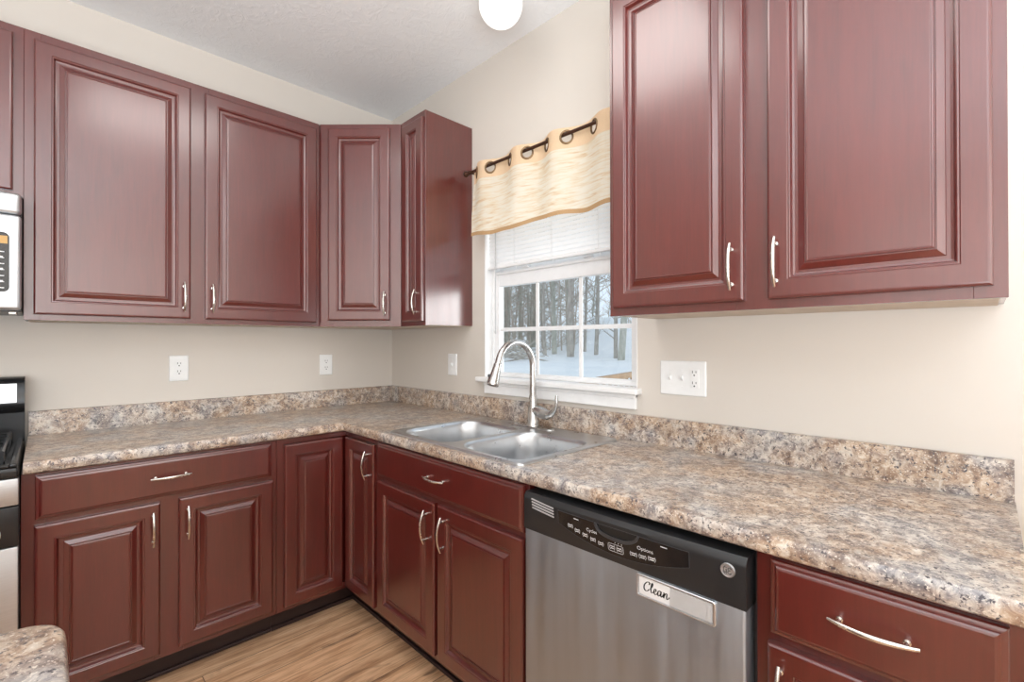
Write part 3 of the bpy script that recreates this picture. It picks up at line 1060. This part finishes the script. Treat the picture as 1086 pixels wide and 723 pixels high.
for k, (u, v) in enumerate(((2.027, .8045), (2.050, .7975), (2.075, .7930), (2.100, .7885), (2.124, .7850))): key(u, v, .015, .012)
for u, v in ((2.158, .7865), (2.178, .7860)): key(u, v, .014, .013)
bm = B(); ribbon(bm, rrect(2.1465, 2.1895, .7765, .7960, .004, 3) + [(2.1895, .7920)], .0009, .0012, dw_w); obj('key_outline', bm, MARK, cp, 'thin white outline round two keys')
for u, v in ((2.218, .7880), (2.242, .7890), (2.266, .7915)): key(u, v, .018, .012)
for u, v in ((2.168, .8010), (2.177, .8008), (2.186, .8006)):
    bm = B(); ribbon(bm, [(u - .001, v), (u + .001, v)], .002, .0012, dw_w); obj('indicator', bm, MARK, cp, 'tiny white indicator dot')
for u, v in ((2.049, .8290), (2.298, .8300)):
    bm = B(); ribbon(bm, [(u - .008, v), (u + .008, v - .0006)], .0022, .0012, dw_w); obj('print_mark', bm, MARK, cp, 'short white printed line')


def text_bm(s, size, place):
    cu = bpy.data.curves.new('t', 'FONT'); cu.body = s; cu.size = size; cu.align_x = 'CENTER'; cu.extrude = 0
    o = bpy.data.objects.new('t', cu); COL.objects.link(o)
    dg = bpy.context.evaluated_depsgraph_get()
    me = bpy.data.meshes.new_from_object(o.evaluated_get(dg))
    bm = B(); bm.from_mesh(me)
    bpy.data.objects.remove(o); bpy.data.meshes.remove(me); bpy.data.curves.remove(cu)
    for v in bm.verts: v.co = place(v.co.x, v.co.y)
    return bm


for s, u, v in (('Cycles', 2.098, .8070), ('Options', 2.250, .8050)):
    bm = text_bm(s, .0125, lambda a, b, u=u, v=v: FR(u + a, v + b, dw_w(u + a, v + b) + .0013))
    obj('lettering', bm, MARK, cp, 'white word ' + s)
# round badge with a cursive monogram
bu, bv = 2.437, .823
bm = B(); bw = dw_w(bu, bv)
lathe(bm, FR(bu, bv, bw - .001), FR.w, [(0, .0150), (.0025, .0150), (.004, .0138), (.0040, .0126), (.0030, .0120), (.003, .0)], 28)
bd = obj('badge', bm, STEEL, dw, 'round silver badge', 40)
bm = B()
wfb = lambda u, v: bw + .0022
for st in ([(-.0015, .0052), (-.005, .0062), (-.0075, .003), (-.0075, -.002), (-.005, -.005), (-.002, -.002), (-.0012, .0015), (-.004, .0005), (-.0015, -.003), (-.002, -.0072)],
           [(.007, .0035), (.0045, .0062), (.0015, .004), (.003, .001), (.0055, .0005), (.002, -.001), (.001, -.0045), (.004, -.0065), (.0075, -.004)]):
    ribbon(bm, smooth_pts([(bu + a, bv + b) for a, b in st], 5), .0017, .0006, wfb)
for k in range(4):
    a0 = k * PI / 2 + .3
    ribbon(bm, [(bu + .0095 * math.cos(a0 + t), bv + .0095 * math.sin(a0 + t)) for t in (0, .25, .5, .75, 1.0)], [.0004, .001, .0014, .001, .0004], .0006, wfb)
obj('monogram', bm, MIDGREY, bd)

# slider sign reading Clean, stuck on the door
sg = thing('dish_sign', FR(2.315, .693, .645), 'small silver slider sign reading Clean on the dishwasher door', 'sign')
u0, u1, v0, v1 = 2.224, 2.412, .6925, .7465
wd = lambda u, v: .6425
bm = B()
ro, ri = rrect(u0, u1, v0, v1, .006, 5), rrect(u0 + .005, u1 - .005, v0 + .005, v1 - .005, .004, 5)
loft(bm, [[FR(a, b, .6425) for a, b in ro], [FR(a, b, .648) for a, b in rrect(u0, u1, v0, v1, .006, 5)], [FR(a, b, .6495) for a, b in rrect(u0 + .0015, u1 - .0015, v0 + .0015, v1 - .0015, .005, 5)],
          [FR(a, b, .6495) for a, b in rrect(u0 + .004, u1 - .004, v0 + .004, v1 - .004, .004, 5)], [FR(a, b, .6465) for a, b in ri]])
obj('frame', bm, STEEL, sg, 'silver frame', 40)
bm = B(); fbox(bm, FR, u0 + .0065, 2.309, v0 + .006, v1 - .006, .6465, .6474, .0003, 1); cd_ = obj('word_card', bm, PAPER, sg, 'white card with the black script word Clean')
bm = B(); fbox(bm, FR, 2.310, u1 - .0065, v0 + .006, v1 - .006, .6465, .6482, .0006, 1); fbox(bm, FR, u1 - .018, u1 - .011, v0 + .009, v1 - .009, .6482, .6490, .0005, 1); obj('slider', bm, FROST, sg, 'translucent grey slider')
bm = B()
wl = lambda u, v: .6473
U, V, S = 2.240, .7105, .0125      # pen origin and x-height


def pen(p, wdt=.0026):
    q = smooth_pts([(U + a * S, V + b * S) for a, b in p], 6)
    n_ = len(q)
    ws = []
    for k in range(n_):
        a = q[max(k - 1, 0)]; b = q[min(k + 1, n_ - 1)]
        an = math.atan2(b[1] - a[1], b[0] - a[0])
        ws.append(wdt * (.45 + .75 * abs(math.sin(an - .35))))
    ribbon(bm, q, ws, .0005, wl)


pen([(1.35, 1.35), (1.5, 1.65), (1.25, 1.85), (.8, 1.6), (.4, 1.0), (.35, .4), (.6, .05), (1.0, .1), (1.4, .5)], .0030)                      # C
pen([(1.55, .55), (2.0, 1.2), (2.15, 1.7), (2.0, 1.85), (1.85, 1.4), (1.75, .6), (1.85, .08), (2.1, .15), (2.3, .4)])                          # l
pen([(2.3, .45), (2.7, .6), (2.8, .9), (2.6, 1.0), (2.4, .7), (2.4, .25), (2.6, .0), (2.9, .15), (3.1, .4)])                                   # e
pen([(3.75, .85), (3.5, 1.0), (3.2, .7), (3.15, .2), (3.35, .0), (3.65, .35), (3.85, .95), (3.75, .3), (3.85, .0), (4.1, .25), (4.3, .65)])     # a
pen([(4.25, .95), (4.4, .85), (4.3, .0), (4.45, .5), (4.75, .95), (4.95, .85), (4.9, .35), (5.0, .0), (5.25, .2), (5.45, .5)])                  # n
obj('lettering', bm, INK, cd_)

# ------------------------------------------------------------------ wall plates


def rnd_plate(bm, F, u, v, w_, h_, t_=.006):
    loft(bm, [[F(a, b, z) for a, b in rrect(u - w_ / 2 + i, u + w_ / 2 - i, v - h_ / 2 + i, v + h_ / 2 - i, .003, 3)] for i, z in ((0, .0003), (0, t_ - .003), (.002, t_ - .0006), (.005, t_))])


def screw(par, F, u, v, w_):
    bm = B(); lathe(bm, F(u, v, w_ - .0005), F.w, [(0, .0030), (.001, .0030), (.0014, .002), (.0014, .0)], 10); obj('screw', bm, PLATE, par, None, 40)


def receptacle(par, F, u, v, w_, style='duplex'):
    if style == 'decora':
        bm = B(); fbox(bm, F, u - .0165, u + .0165, v - .033, v + .033, w_ - .001, w_ + .0022, .001, 2); r = obj('receptacle', bm, PLATE, par, None, 40)
        fs = .0023
    else:
        bm = B()
        for s in (-1, 1):
            c_ = v + s * .0195
            loft(bm, [[F(u + min(.0165, max(-.0165, .0172 * math.cos(a))), c_ + .0172 * max(-.83, min(.83, math.sin(a))), z) for a in [2 * PI * k / 24 for k in range(24)]] for z in (w_ - .001, w_ + .0018)])
        r = obj('receptacle', bm, PLATE, par, None, 40)
        fs = .0019
    bm = B()
    for s in (-1, 1):
        c_ = v + s * .0195
        fbox(bm, F, u - .0075, u - .0052, c_ + .0005, c_ + .0095, w_, w_ + fs + .0001)
        fbox(bm, F, u + .0052, u + .0075, c_ + .0012, c_ + .0088, w_, w_ + fs + .0001)
        lathe(bm, F(u, c_ - .0068, w_), F.w, [(0, .0030), (fs + .0001, .0030)], 10)
    obj('slots', bm, HOLE, r, 'dark plug slots')


def toggle(par, F, u, v, w_):
    bm = B(); fbox(bm, F, u - .0055, u + .0055, v - .012, v + .012, w_ - .001, w_ + .0008); r = obj('switch_recess', bm, PLATE, par)
    bm = B(); loft(bm, [[F(u - a, v - b, z), F(u + a, v - b, z), F(u + a, v + b, z), F(u - a, v + b, z)] for a, b, z in ((.0042, .009, w_), (.0040, .009, w_ + .002))] +
                   [[F(u - .0034, v + .002, w_ + .012), F(u + .0034, v + .002, w_ + .012), F(u + .0034, v + .010, w_ + .010), F(u - .0034, v + .010, w_ + .010)]])
    obj('toggle', bm, PLATE, r)


t = thing('wall_outlet', FB(-1.187, 1.112, 0), 'white duplex outlet on the beige wall below the two-door cabinet', 'outlet')
bm = B(); rnd_plate(bm, FB, -1.187, 1.1745, .080, .126); obj('plate', bm, PLATE, t, None, 40); receptacle(t, FB, -1.187, 1.1745, .006); screw(t, FB, -1.187, 1.1745, .0065)
t = thing('wall_outlet', FB(-.4505, 1.107, 0), 'white outlet plate near the room corner under the corner cabinet', 'outlet')
bm = B(); rnd_plate(bm, FB, -.4505, 1.1675, .077, .123); obj('plate', bm, PLATE, t, None, 40); receptacle(t, FB, -.4505, 1.1675, .006); screw(t, FB, -.4505, 1.1675, .0065)
t = thing('wall_switch', FR(.666, 1.113, 0), 'single white switch plate on the wall left of the window', 'switch')
bm = B(); rnd_plate(bm, FR, .666, 1.1745, .080, .123); obj('plate', bm, PLATE, t, None, 40); toggle(t, FR, .666, 1.1745, .006)
for s in (-1, 1): screw(t, FR, .666, 1.1745 + s * .030, .006)
t = thing('switch_and_outlet_plate', FR(2.035, 1.105, 0), 'three-gang white plate with two switches and an outlet right of the window', 'switch plate')
bm = B(); rnd_plate(bm, FR, 2.035, 1.1675, .174, .126); obj('plate', bm, PLATE, t, None, 40)
toggle(t, FR, 1.989, 1.1675, .006); toggle(t, FR, 2.035, 1.1675, .006); receptacle(t, FR, 2.081, 1.1675, .006, 'decora')
for u in (1.989, 2.035):
    for s in (-1, 1): screw(t, FR, u, 1.1675 + s * .030, .006)

# ------------------------------------------------------------------ mini blind
bl = thing('mini_blind', (.02, (WY0 + WY1) / 2, 1.68), 'white mini blind lowered halfway behind the valance', 'blind')
by0, by1 = WY0 + .012, WY1 - .012
bm = B(); box(bm, (.004, by0, 2.112), (.038, by1, 2.150), .003); obj('head_rail', bm, VINYL, bl)
bm = B()
z = 1.712
while z < 2.105:
    sec = []
    for k in range(5):
        s = -1 + k / 2
        a = math.radians(66)
        px, pz = s * .0125 * math.cos(a), -s * .0125 * math.sin(a)
        px += .0022 * (1 - s * s) * math.sin(a); pz += .0022 * (1 - s * s) * math.cos(a)
        sec.append((.021 + px, z - pz if False else z + pz))
    # the room-side edge hangs down
    loft(bm, [[(2 * .021 - x, y, zz + .0) for x, zz in sec] for y in (by0, by1)], False)
    z += .0205
obj('slats', bm, BLINDM, bl, None, 60)
bm = B(); box(bm, (.009, by0, 1.683), (.033, by1, 1.699), .004); obj('bottom_rail', bm, VINYL, bl)
for yy in (-1.155, -1.400, -1.66):
    bm = B(); box(bm, (.0265, yy - .0008, 1.698), (.0280, yy + .0008, 2.112)); box(bm, (.0065, yy - .0008, 1.698), (.0080, yy + .0008, 2.112)); obj('ladder_cord', bm, VINYL, bl)
    bm = B(); lathe(bm, (.021, yy, 1.683), (0, 0, -1), [(0, .006), (.003, .006), (.004, .003), (.009, .003), (.012, .001)], 10); obj('cord_button', bm, VINYL, bl)
bm = B(); tube(bm, [(-.004, -1.032, 2.11), (-.006, -1.032, 1.36)], .0034, 8); lathe(bm, (-.006, -1.032, 1.362), (0, 0, -1), [(0, .0034), (.004, .005), (.014, .0045), (.018, .002)], 8); lathe(bm, (-.004, -1.032, 2.10), (0, 0, 1), [(0, .005), (.025, .005)], 8)
obj('tilt_wand', bm, FROST, bl, 'thin clear tilt wand', 40)

# ------------------------------------------------------------------ curtain rod and valance
RX, RZ = -.090, 2.182
rod = thing('curtain_rod', (RX, -1.4, RZ), 'dark bronze curtain rod with round finials above the window', 'curtain rod')
bm = B(); tube(bm, [(RX, -.925, RZ), (RX, -1.885, RZ)], .0075, 12); obj('pole', bm, BRONZE, rod, None, 50)
for s, y in ((1, -.925), (-1, -1.885)):
    bm = B(); lathe(bm, (RX, y, RZ), (0, s, 0), [(-.004, .0095), (.004, .0105), (.008, .0075), (.012, .0085), (.018, .0140), (.026, .0165), (.034, .0140), (.040, .0060), (.042, .001)], 16)
    obj('finial', bm, BRONZE, rod, None, 40)
for y in (-.9315, -1.870):
    bm = B(); tube(bm, [(-.004, y, RZ), (RX + .007, y, RZ)], .005, 8); lathe(bm, (-.0005, y, RZ), (-1, 0, 0), [(0, .016), (.004, .016), (.006, .012)], 16); lathe(bm, (RX, y - .006, RZ), (0, 1, 0), [(0, .0105), (.012, .0105)], 12)
    obj('bracket', bm, BRONZE, rod, None, 40)

GY = [-.985, -1.087, -1.227, -1.338, -1.458, -1.568, -1.709, -1.830]
GY_ext = [-.90] + GY + [-1.93]


def phase(y):
    for k in range(len(GY_ext) - 1):
        a, b = GY_ext[k], GY_ext[k + 1]
        if b <= y <= a: return PI * (k - 2 + (a - y) / (a - b))
    return 0


VZ1, VZ0 = RZ + .027, 1.842


def cx_(y, z):
    t = (VZ1 - z) / (VZ1 - VZ0)
    A = .023 * (1 - .3 * t)
    if t > .22:
        A = .023 * (.934 + (.34 - .934) * min(1, (t - .22) / .5))
    return RX + A * math.sin(phase(y)) + .006 * math.sin(y * 23 + 1) * t


val = thing('valance', (RX, -1.4, VZ0), 'cream striped sheer grommet valance hanging from the bronze rod', 'curtain')


def cloth(z0, z1, nz, holes=False, thick=0.0, wob=0.0):
    bm = B(); n = 330
    ya, yb = -.938, -1.858
    g = []
    for i_ in range(n + 1):
        y = ya + (yb - ya) * i_ / n
        zb_ = .006 * math.sin(y * 12.5 + .7) + .003 * math.sin(y * 31)
        g.append([bm.verts.new((cx_(y, z0 + (z1 - z0) * j / nz) - thick, y, z0 + (z1 - z0) * j / nz + zb_ * max(0, 1 - (z0 + (z1 - z0) * j / nz - VZ0) / .25))) for j in range(nz + 1)])
    for i_ in range(n):
        for j in range(nz):
            q = (g[i_][j], g[i_ + 1][j], g[i_ + 1][j + 1], g[i_][j + 1])
            if holes:
                c_ = sum((v.co for v in q), Vector()) / 4
                if any((c_ - Vector((RX, y, RZ - .013))).length < .0245 for y in GY): continue
            bm.faces.new(q)
    loose = [v for v in bm.verts if not v.link_faces]
    bmesh.ops.delete(bm, geom=loose, context='VERTS')
    return bm


HZ = RZ - .060
obj('sheer_panel', cloth(VZ0 + .016, HZ, 44), SHEER, val, None, 180)
bmh = cloth(HZ, VZ1, 30, True)
obj('header_band', bmh, HEADER, val, 'solid tan header band', 180)
obj('hem', cloth(VZ0, VZ0 + .0185, 3, False, .0014), HEM, val, 'darker tan bottom hem', 180)
for k, y in enumerate(GY):
    e = .002
    tv = Vector((cx_(y - e, RZ) - cx_(y + e, RZ), -2 * e, 0)).normalized()
    nrm = Vector((0, 0, 1)).cross(tv)
    bm = B()
    rings = []
    for a in range(28):
        th = 2 * PI * a / 28
        cdir = tv * math.cos(th) + Vector((0, 0, 1)) * math.sin(th)
        rings.append([Vector((RX, y, RZ - .013)) + cdir * (.0265 + .0048 * math.cos(2 * PI * b / 8)) + nrm * .0042 * math.sin(2 * PI * b / 8) for b in range(8)])
    rings.append(rings[0])
    loft(bm, rings, True, False, False)
    obj('grommet', bm, BRASS, val, 'antique brass grommet ring', 60)

# ------------------------------------------------------------------ ceiling light above the sink
LX, LY = -.345, -1.433
lt = thing('ceiling_light', (LX, LY, CEILZ), 'white glass globe ceiling light above the sink', 'ceiling light')
bm = B(); lathe(bm, (LX, LY, CEILZ - .0005), (0, 0, -1), [(0, .075), (.012, .075), (.022, .066), (.03, .050), (.036, .048)], 32); obj('canopy', bm, PLATE, lt, None, 40)
gm = Mat('lit_opal_glass')
gm.set(Base_Color=(.9, .9, .9), Roughness=.25)
gm.b.inputs['Emission Color'].default_value = (1, .98, .95, 1)
gm.b.inputs['Emission Strength'].default_value = 1.15
bm = B(); lathe(bm, (LX, LY, CEILZ - .03), (0, 0, -1), [(.0, .046)] + [(.092 - .088 * math.cos(a), .088 * math.sin(a)) for a in [math.radians(32 + 147 * k / 18) for k in range(19)]], 36)
obj('globe', bm, gm.m, lt, 'glowing opal glass globe', 60)

# ------------------------------------------------------------------ microwave over the range
MX0, MX1, MZ0, MZ1, MD = -2.476, -1.7185, 1.412, 1.8325, .405
mw = thing('microwave', ((MX0 + MX1) / 2, -.2, MZ0), 'stainless over-the-range microwave mounted under the short cabinet', 'microwave')
bm = B(); fbox(bm, FB, MX0, MX1, MZ0, MZ1, .0015, MD - .055, .002, 1); obj('body', bm, DARKGREY, mw, 'dark casing')
bm = B(); fbox(bm, FB, MX0, MX1, MZ1 - .078, MZ1 - .001, MD - .055, MD, .016, 4); obj('vent_grille', bm, STEEL, mw, None, 40)
bm = B(); fbox(bm, FB, MX0, -1.895, MZ0 + .004, MZ1 - .081, MD - .054, MD, .008, 3); md = obj('door', bm, STEEL, mw, None, 40)
bm = B(); fbox(bm, FB, MX0 + .07, -1.985, MZ0 + .075, MZ1 - .14, MD - .002, MD + .001, .0008, 1); obj('door_window', bm, BLACKGLASS, md, 'black glass window')
bm = B(); tube(bm, [(-1.93, -MD, MZ0 + .06), (-1.93, -MD - .032, MZ0 + .075), (-1.93, -MD - .040, MZ0 + .17), (-1.93, -MD - .032, MZ0 + .265), (-1.93, -MD, MZ0 + .28)], .009, 10); obj('handle', bm, STEEL, md, None, 50)
bm = B(); fbox(bm, FB, -1.893, MX1, MZ0 + .004, MZ1 - .081, MD - .054, MD, .012, 4); mc = obj('control_panel', bm, STEEL, mw, None, 40)
bm = B(); loft(bm, [[FB(a, b, z) for a, b in rrect(-1.875, -1.7475, MZ0 + .065, MZ0 + .275, .018, 6)] for z in (MD - .001, MD + .0012)]); kp = obj('keypad', bm, BLACKGLASS, mw, 'black glass keypad')
gd = Mat('amber_display'); gd.set(Base_Color=(.05, .03, .01), Roughness=.3); gd.b.inputs['Emission Color'].default_value = (1, .55, .15, 1); gd.b.inputs['Emission Strength'].default_value = .8
bm = B(); fbox(bm, FB, -1.86, -1.752, MZ0 + .235, MZ0 + .262, MD + .0011, MD + .0016); obj('display', bm, gd.m, kp, 'amber lit display')
for r_ in range(7):
    for c_ in range(4):
        bm = B()
        u = -1.853 + c_ * .029; v = MZ0 + .080 + r_ * .021
        fbox(bm, FB, u - .006, u + .006, v - .0015, v + .0015, MD + .0011, MD + .0016)
        if (r_ + c_) % 2 == 0: fbox(bm, FB, u - .004, u + .003, v + .0012, v + .0055, MD + .0011, MD + .0016)
        obj('key_print', bm, MARK, kp, 'pale key marking')
bm = B(); box(bm, (MX1 - .032, -MD + .02, MZ0 - .012), (MX1 - .010, -MD + .06, MZ0 - .0002), .004); obj('lamp_cover', bm, CHROME, mw)

# ------------------------------------------------------------------ gas range
GX0, GX1, GD = -2.476, -1.7155, .655
rg = thing('gas_range', ((GX0 + GX1) / 2, -.3, 0), 'stainless and black gas range left of the base cabinets', 'range')
bm = B(); fbox(bm, FB, GX0, GX1, .06, .870, .012, GD - .03, .002, 1); obj('body', bm, DARKGREY, rg, 'dark side panels')
for sx in (GX0 + .06, GX1 - .06):
    for sy in (.08, .56):
        bm = B(); lathe(bm, (sx, -sy, .0005), (0, 0, 1), [(0, .02), (.01, .02), (.012, .012), (.06, .012)], 12); obj('foot', bm, BLACK, rg, None, 40)
bm = B(); fbox(bm, FB, GX0, GX1, .871, .905, .012, GD, .010, 3); fbox(bm, FB, GX0 + .004, GX0 + .022, .905, .917, .075, GD - .004, .004, 2); fbox(bm, FB, GX1 - .022, GX1 - .004, .905, .917, .075, GD - .004, .004, 2); fbox(bm, FB, GX0 + .022, GX1 - .022, .905, .915, GD - .035, GD - .004, .004, 2)
obj('cooktop', bm, BLACK, rg, 'glossy black cooktop', 40)
for cx0 in (GX0 + .04, (GX0 + GX1) / 2 + .004):
    gx1 = cx0 + (GX1 - GX0) / 2 - .044
    bm = B()
    zt = .948
    for y in (.12, .255, .36, .465, .60): tube(bm, [(cx0, -y, zt), (gx1, -y, zt)], .006, 6)
    for x in (cx0, (cx0 + gx1) / 2, gx1): tube(bm, [(x, -.12, zt), (x, -.60, zt)], .006, 6)
    for x in (cx0, gx1):
        for y in (.12, .60): tube(bm, [(x, -y, .905), (x, -y, zt)], .007, 6)
    obj('grate', bm, BLACK, rg, 'black cast iron grate')
    for y in (.22, .49):
        bm = B(); lathe(bm, ((cx0 + gx1) / 2, -y, .9052), (0, 0, 1), [(0, .055), (.006, .050), (.012, .034), (.020, .034), (.022, .030), (.024, 0)], 20); obj('burner', bm, DARKGREY, rg, 'dark round burner', 40)
# backguard
bm = B()
sec = [(.013, .905), (.075, .905), (.078, 1.02), (.108, 1.045), (.112, 1.060), (.095, 1.140), (.080, 1.158), (.05, 1.164), (.013, 1.160)]
loft(bm, [[(x, -d, z) for d, z in sec] for x in (GX0, GX0 + .01, GX1 - .01, GX1)])
bg = obj('backguard', bm, BLACK, rg, 'black backguard with steel face', 40)
bm = B()
u0_, u1_ = GX0 + .03, GX1 - .022
q = [(.1130, 1.064), (.0968, 1.138)]
loft(bm, [[(u0_, -q[0][0], q[0][1]), (u1_, -q[0][0], q[0][1]), (u1_, -q[1][0], q[1][1]), (u0_, -q[1][0], q[1][1])], [(u0_, -q[0][0] + .004, q[0][1]), (u1_, -q[0][0] + .004, q[0][1]), (u1_, -q[1][0] + .004, q[1][1]), (u0_, -q[1][0] + .004, q[1][1])]])
obj('backguard_face', bm, STEEL, bg, 'brushed steel face')
bm = B(); fbox(bm, FB, GX0, GX1 - .001, .785, .870, GD - .029, GD - .004, .004, 2); mp = obj('knob_panel', bm, STEEL, rg, None, 40)
for k in range(5):
    x = GX0 + .09 + k * .14
    bm = B(); lathe(bm, (x, -GD + .004, .828), (0, -1, 0), [(0, .022), (.006, .022), (.008, .018), (.024, .016), (.026, .012), (.026, 0)], 20); obj('knob', bm, STEEL, mp, None, 40)
bm = B(); fbox(bm, FB, GX0, GX1 - .001, .200, .655, GD - .029, GD, .005, 2); od = obj('oven_door', bm, STEEL, rg, None, 40)
bm = B(); fbox(bm, FB, GX0, GX1 - .001, .656, .782, GD - .029, GD - .002, .004, 2); obj('door_top_band', bm, BLACK, od, 'black band across the door top', 40)
bm = B(); fbox(bm, FB, GX0 + .13, GX1 - .13, .30, .56, GD - .002, GD + .0015, .001, 1); obj('oven_window', bm, BLACKGLASS, od, 'black glass oven window')
bm = B(); tube(bm, [(GX0 + .05, -GD - .045, .715), (GX0 + .07, -GD - .05, .715), (GX1 - .06, -GD - .05, .715), (GX1 - .04, -GD - .045, .715)], [.012, .015, .015, .012], 12)
for x in (GX0 + .08, GX1 - .075): tube(bm, [(x, -GD + .003, .715), (x, -GD - .045, .715)], .009, 8)
obj('handle', bm, STEEL, od, None, 50)
bm = B(); fbox(bm, FB, GX0, GX1 - .001, .065, .196, GD - .029, GD - .002, .004, 2); obj('storage_drawer', bm, STEEL, rg, None, 40)

# ------------------------------------------------------------------ island at the near left
IX1, IY1, IX0, IY0 = -1.638, -1.893, -3.05, -2.50
il = thing('island_cabinet', ((IX0 + IX1) / 2, (IY0 + IY1) / 2, 0), 'cherry island cabinet under the near rounded worktop', 'cabinet')
bm = B(); box(bm, (IX0 + .03, IY0 + .03, ZB0), (IX1 - .04, IY1 - .03, .8755)); obj('body', bm, WOOD, il)
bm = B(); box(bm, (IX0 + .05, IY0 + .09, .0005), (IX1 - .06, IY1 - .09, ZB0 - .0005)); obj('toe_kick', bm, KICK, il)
FI = Face((0, IY1 - .03, 0), (-1, 0, 0), (0, 1, 0))
for k in range(3):
    a = -IX1 + .06 + k * .44
    add_door(il, FI, a, a + .42, .13, .85, .0003, a + .03, .75)
bm = B()
pr = [(.012, .8765), (.004, .8775), (0, .883), (-.0015, .895), (0, .906), (.004, .9115), (.012, CZ)]
loft(bm, [[(x, y, z) for x, y in rrect(IX0 + i_, IX1 - i_, IY0 + i_, IY1 - i_, .050 - i_, 10)] for i_, z in pr])
solo('island_worktop', bm, GRANITE, 'rounded corner of a speckled worktop in the near left foreground', 'countertop', 40)
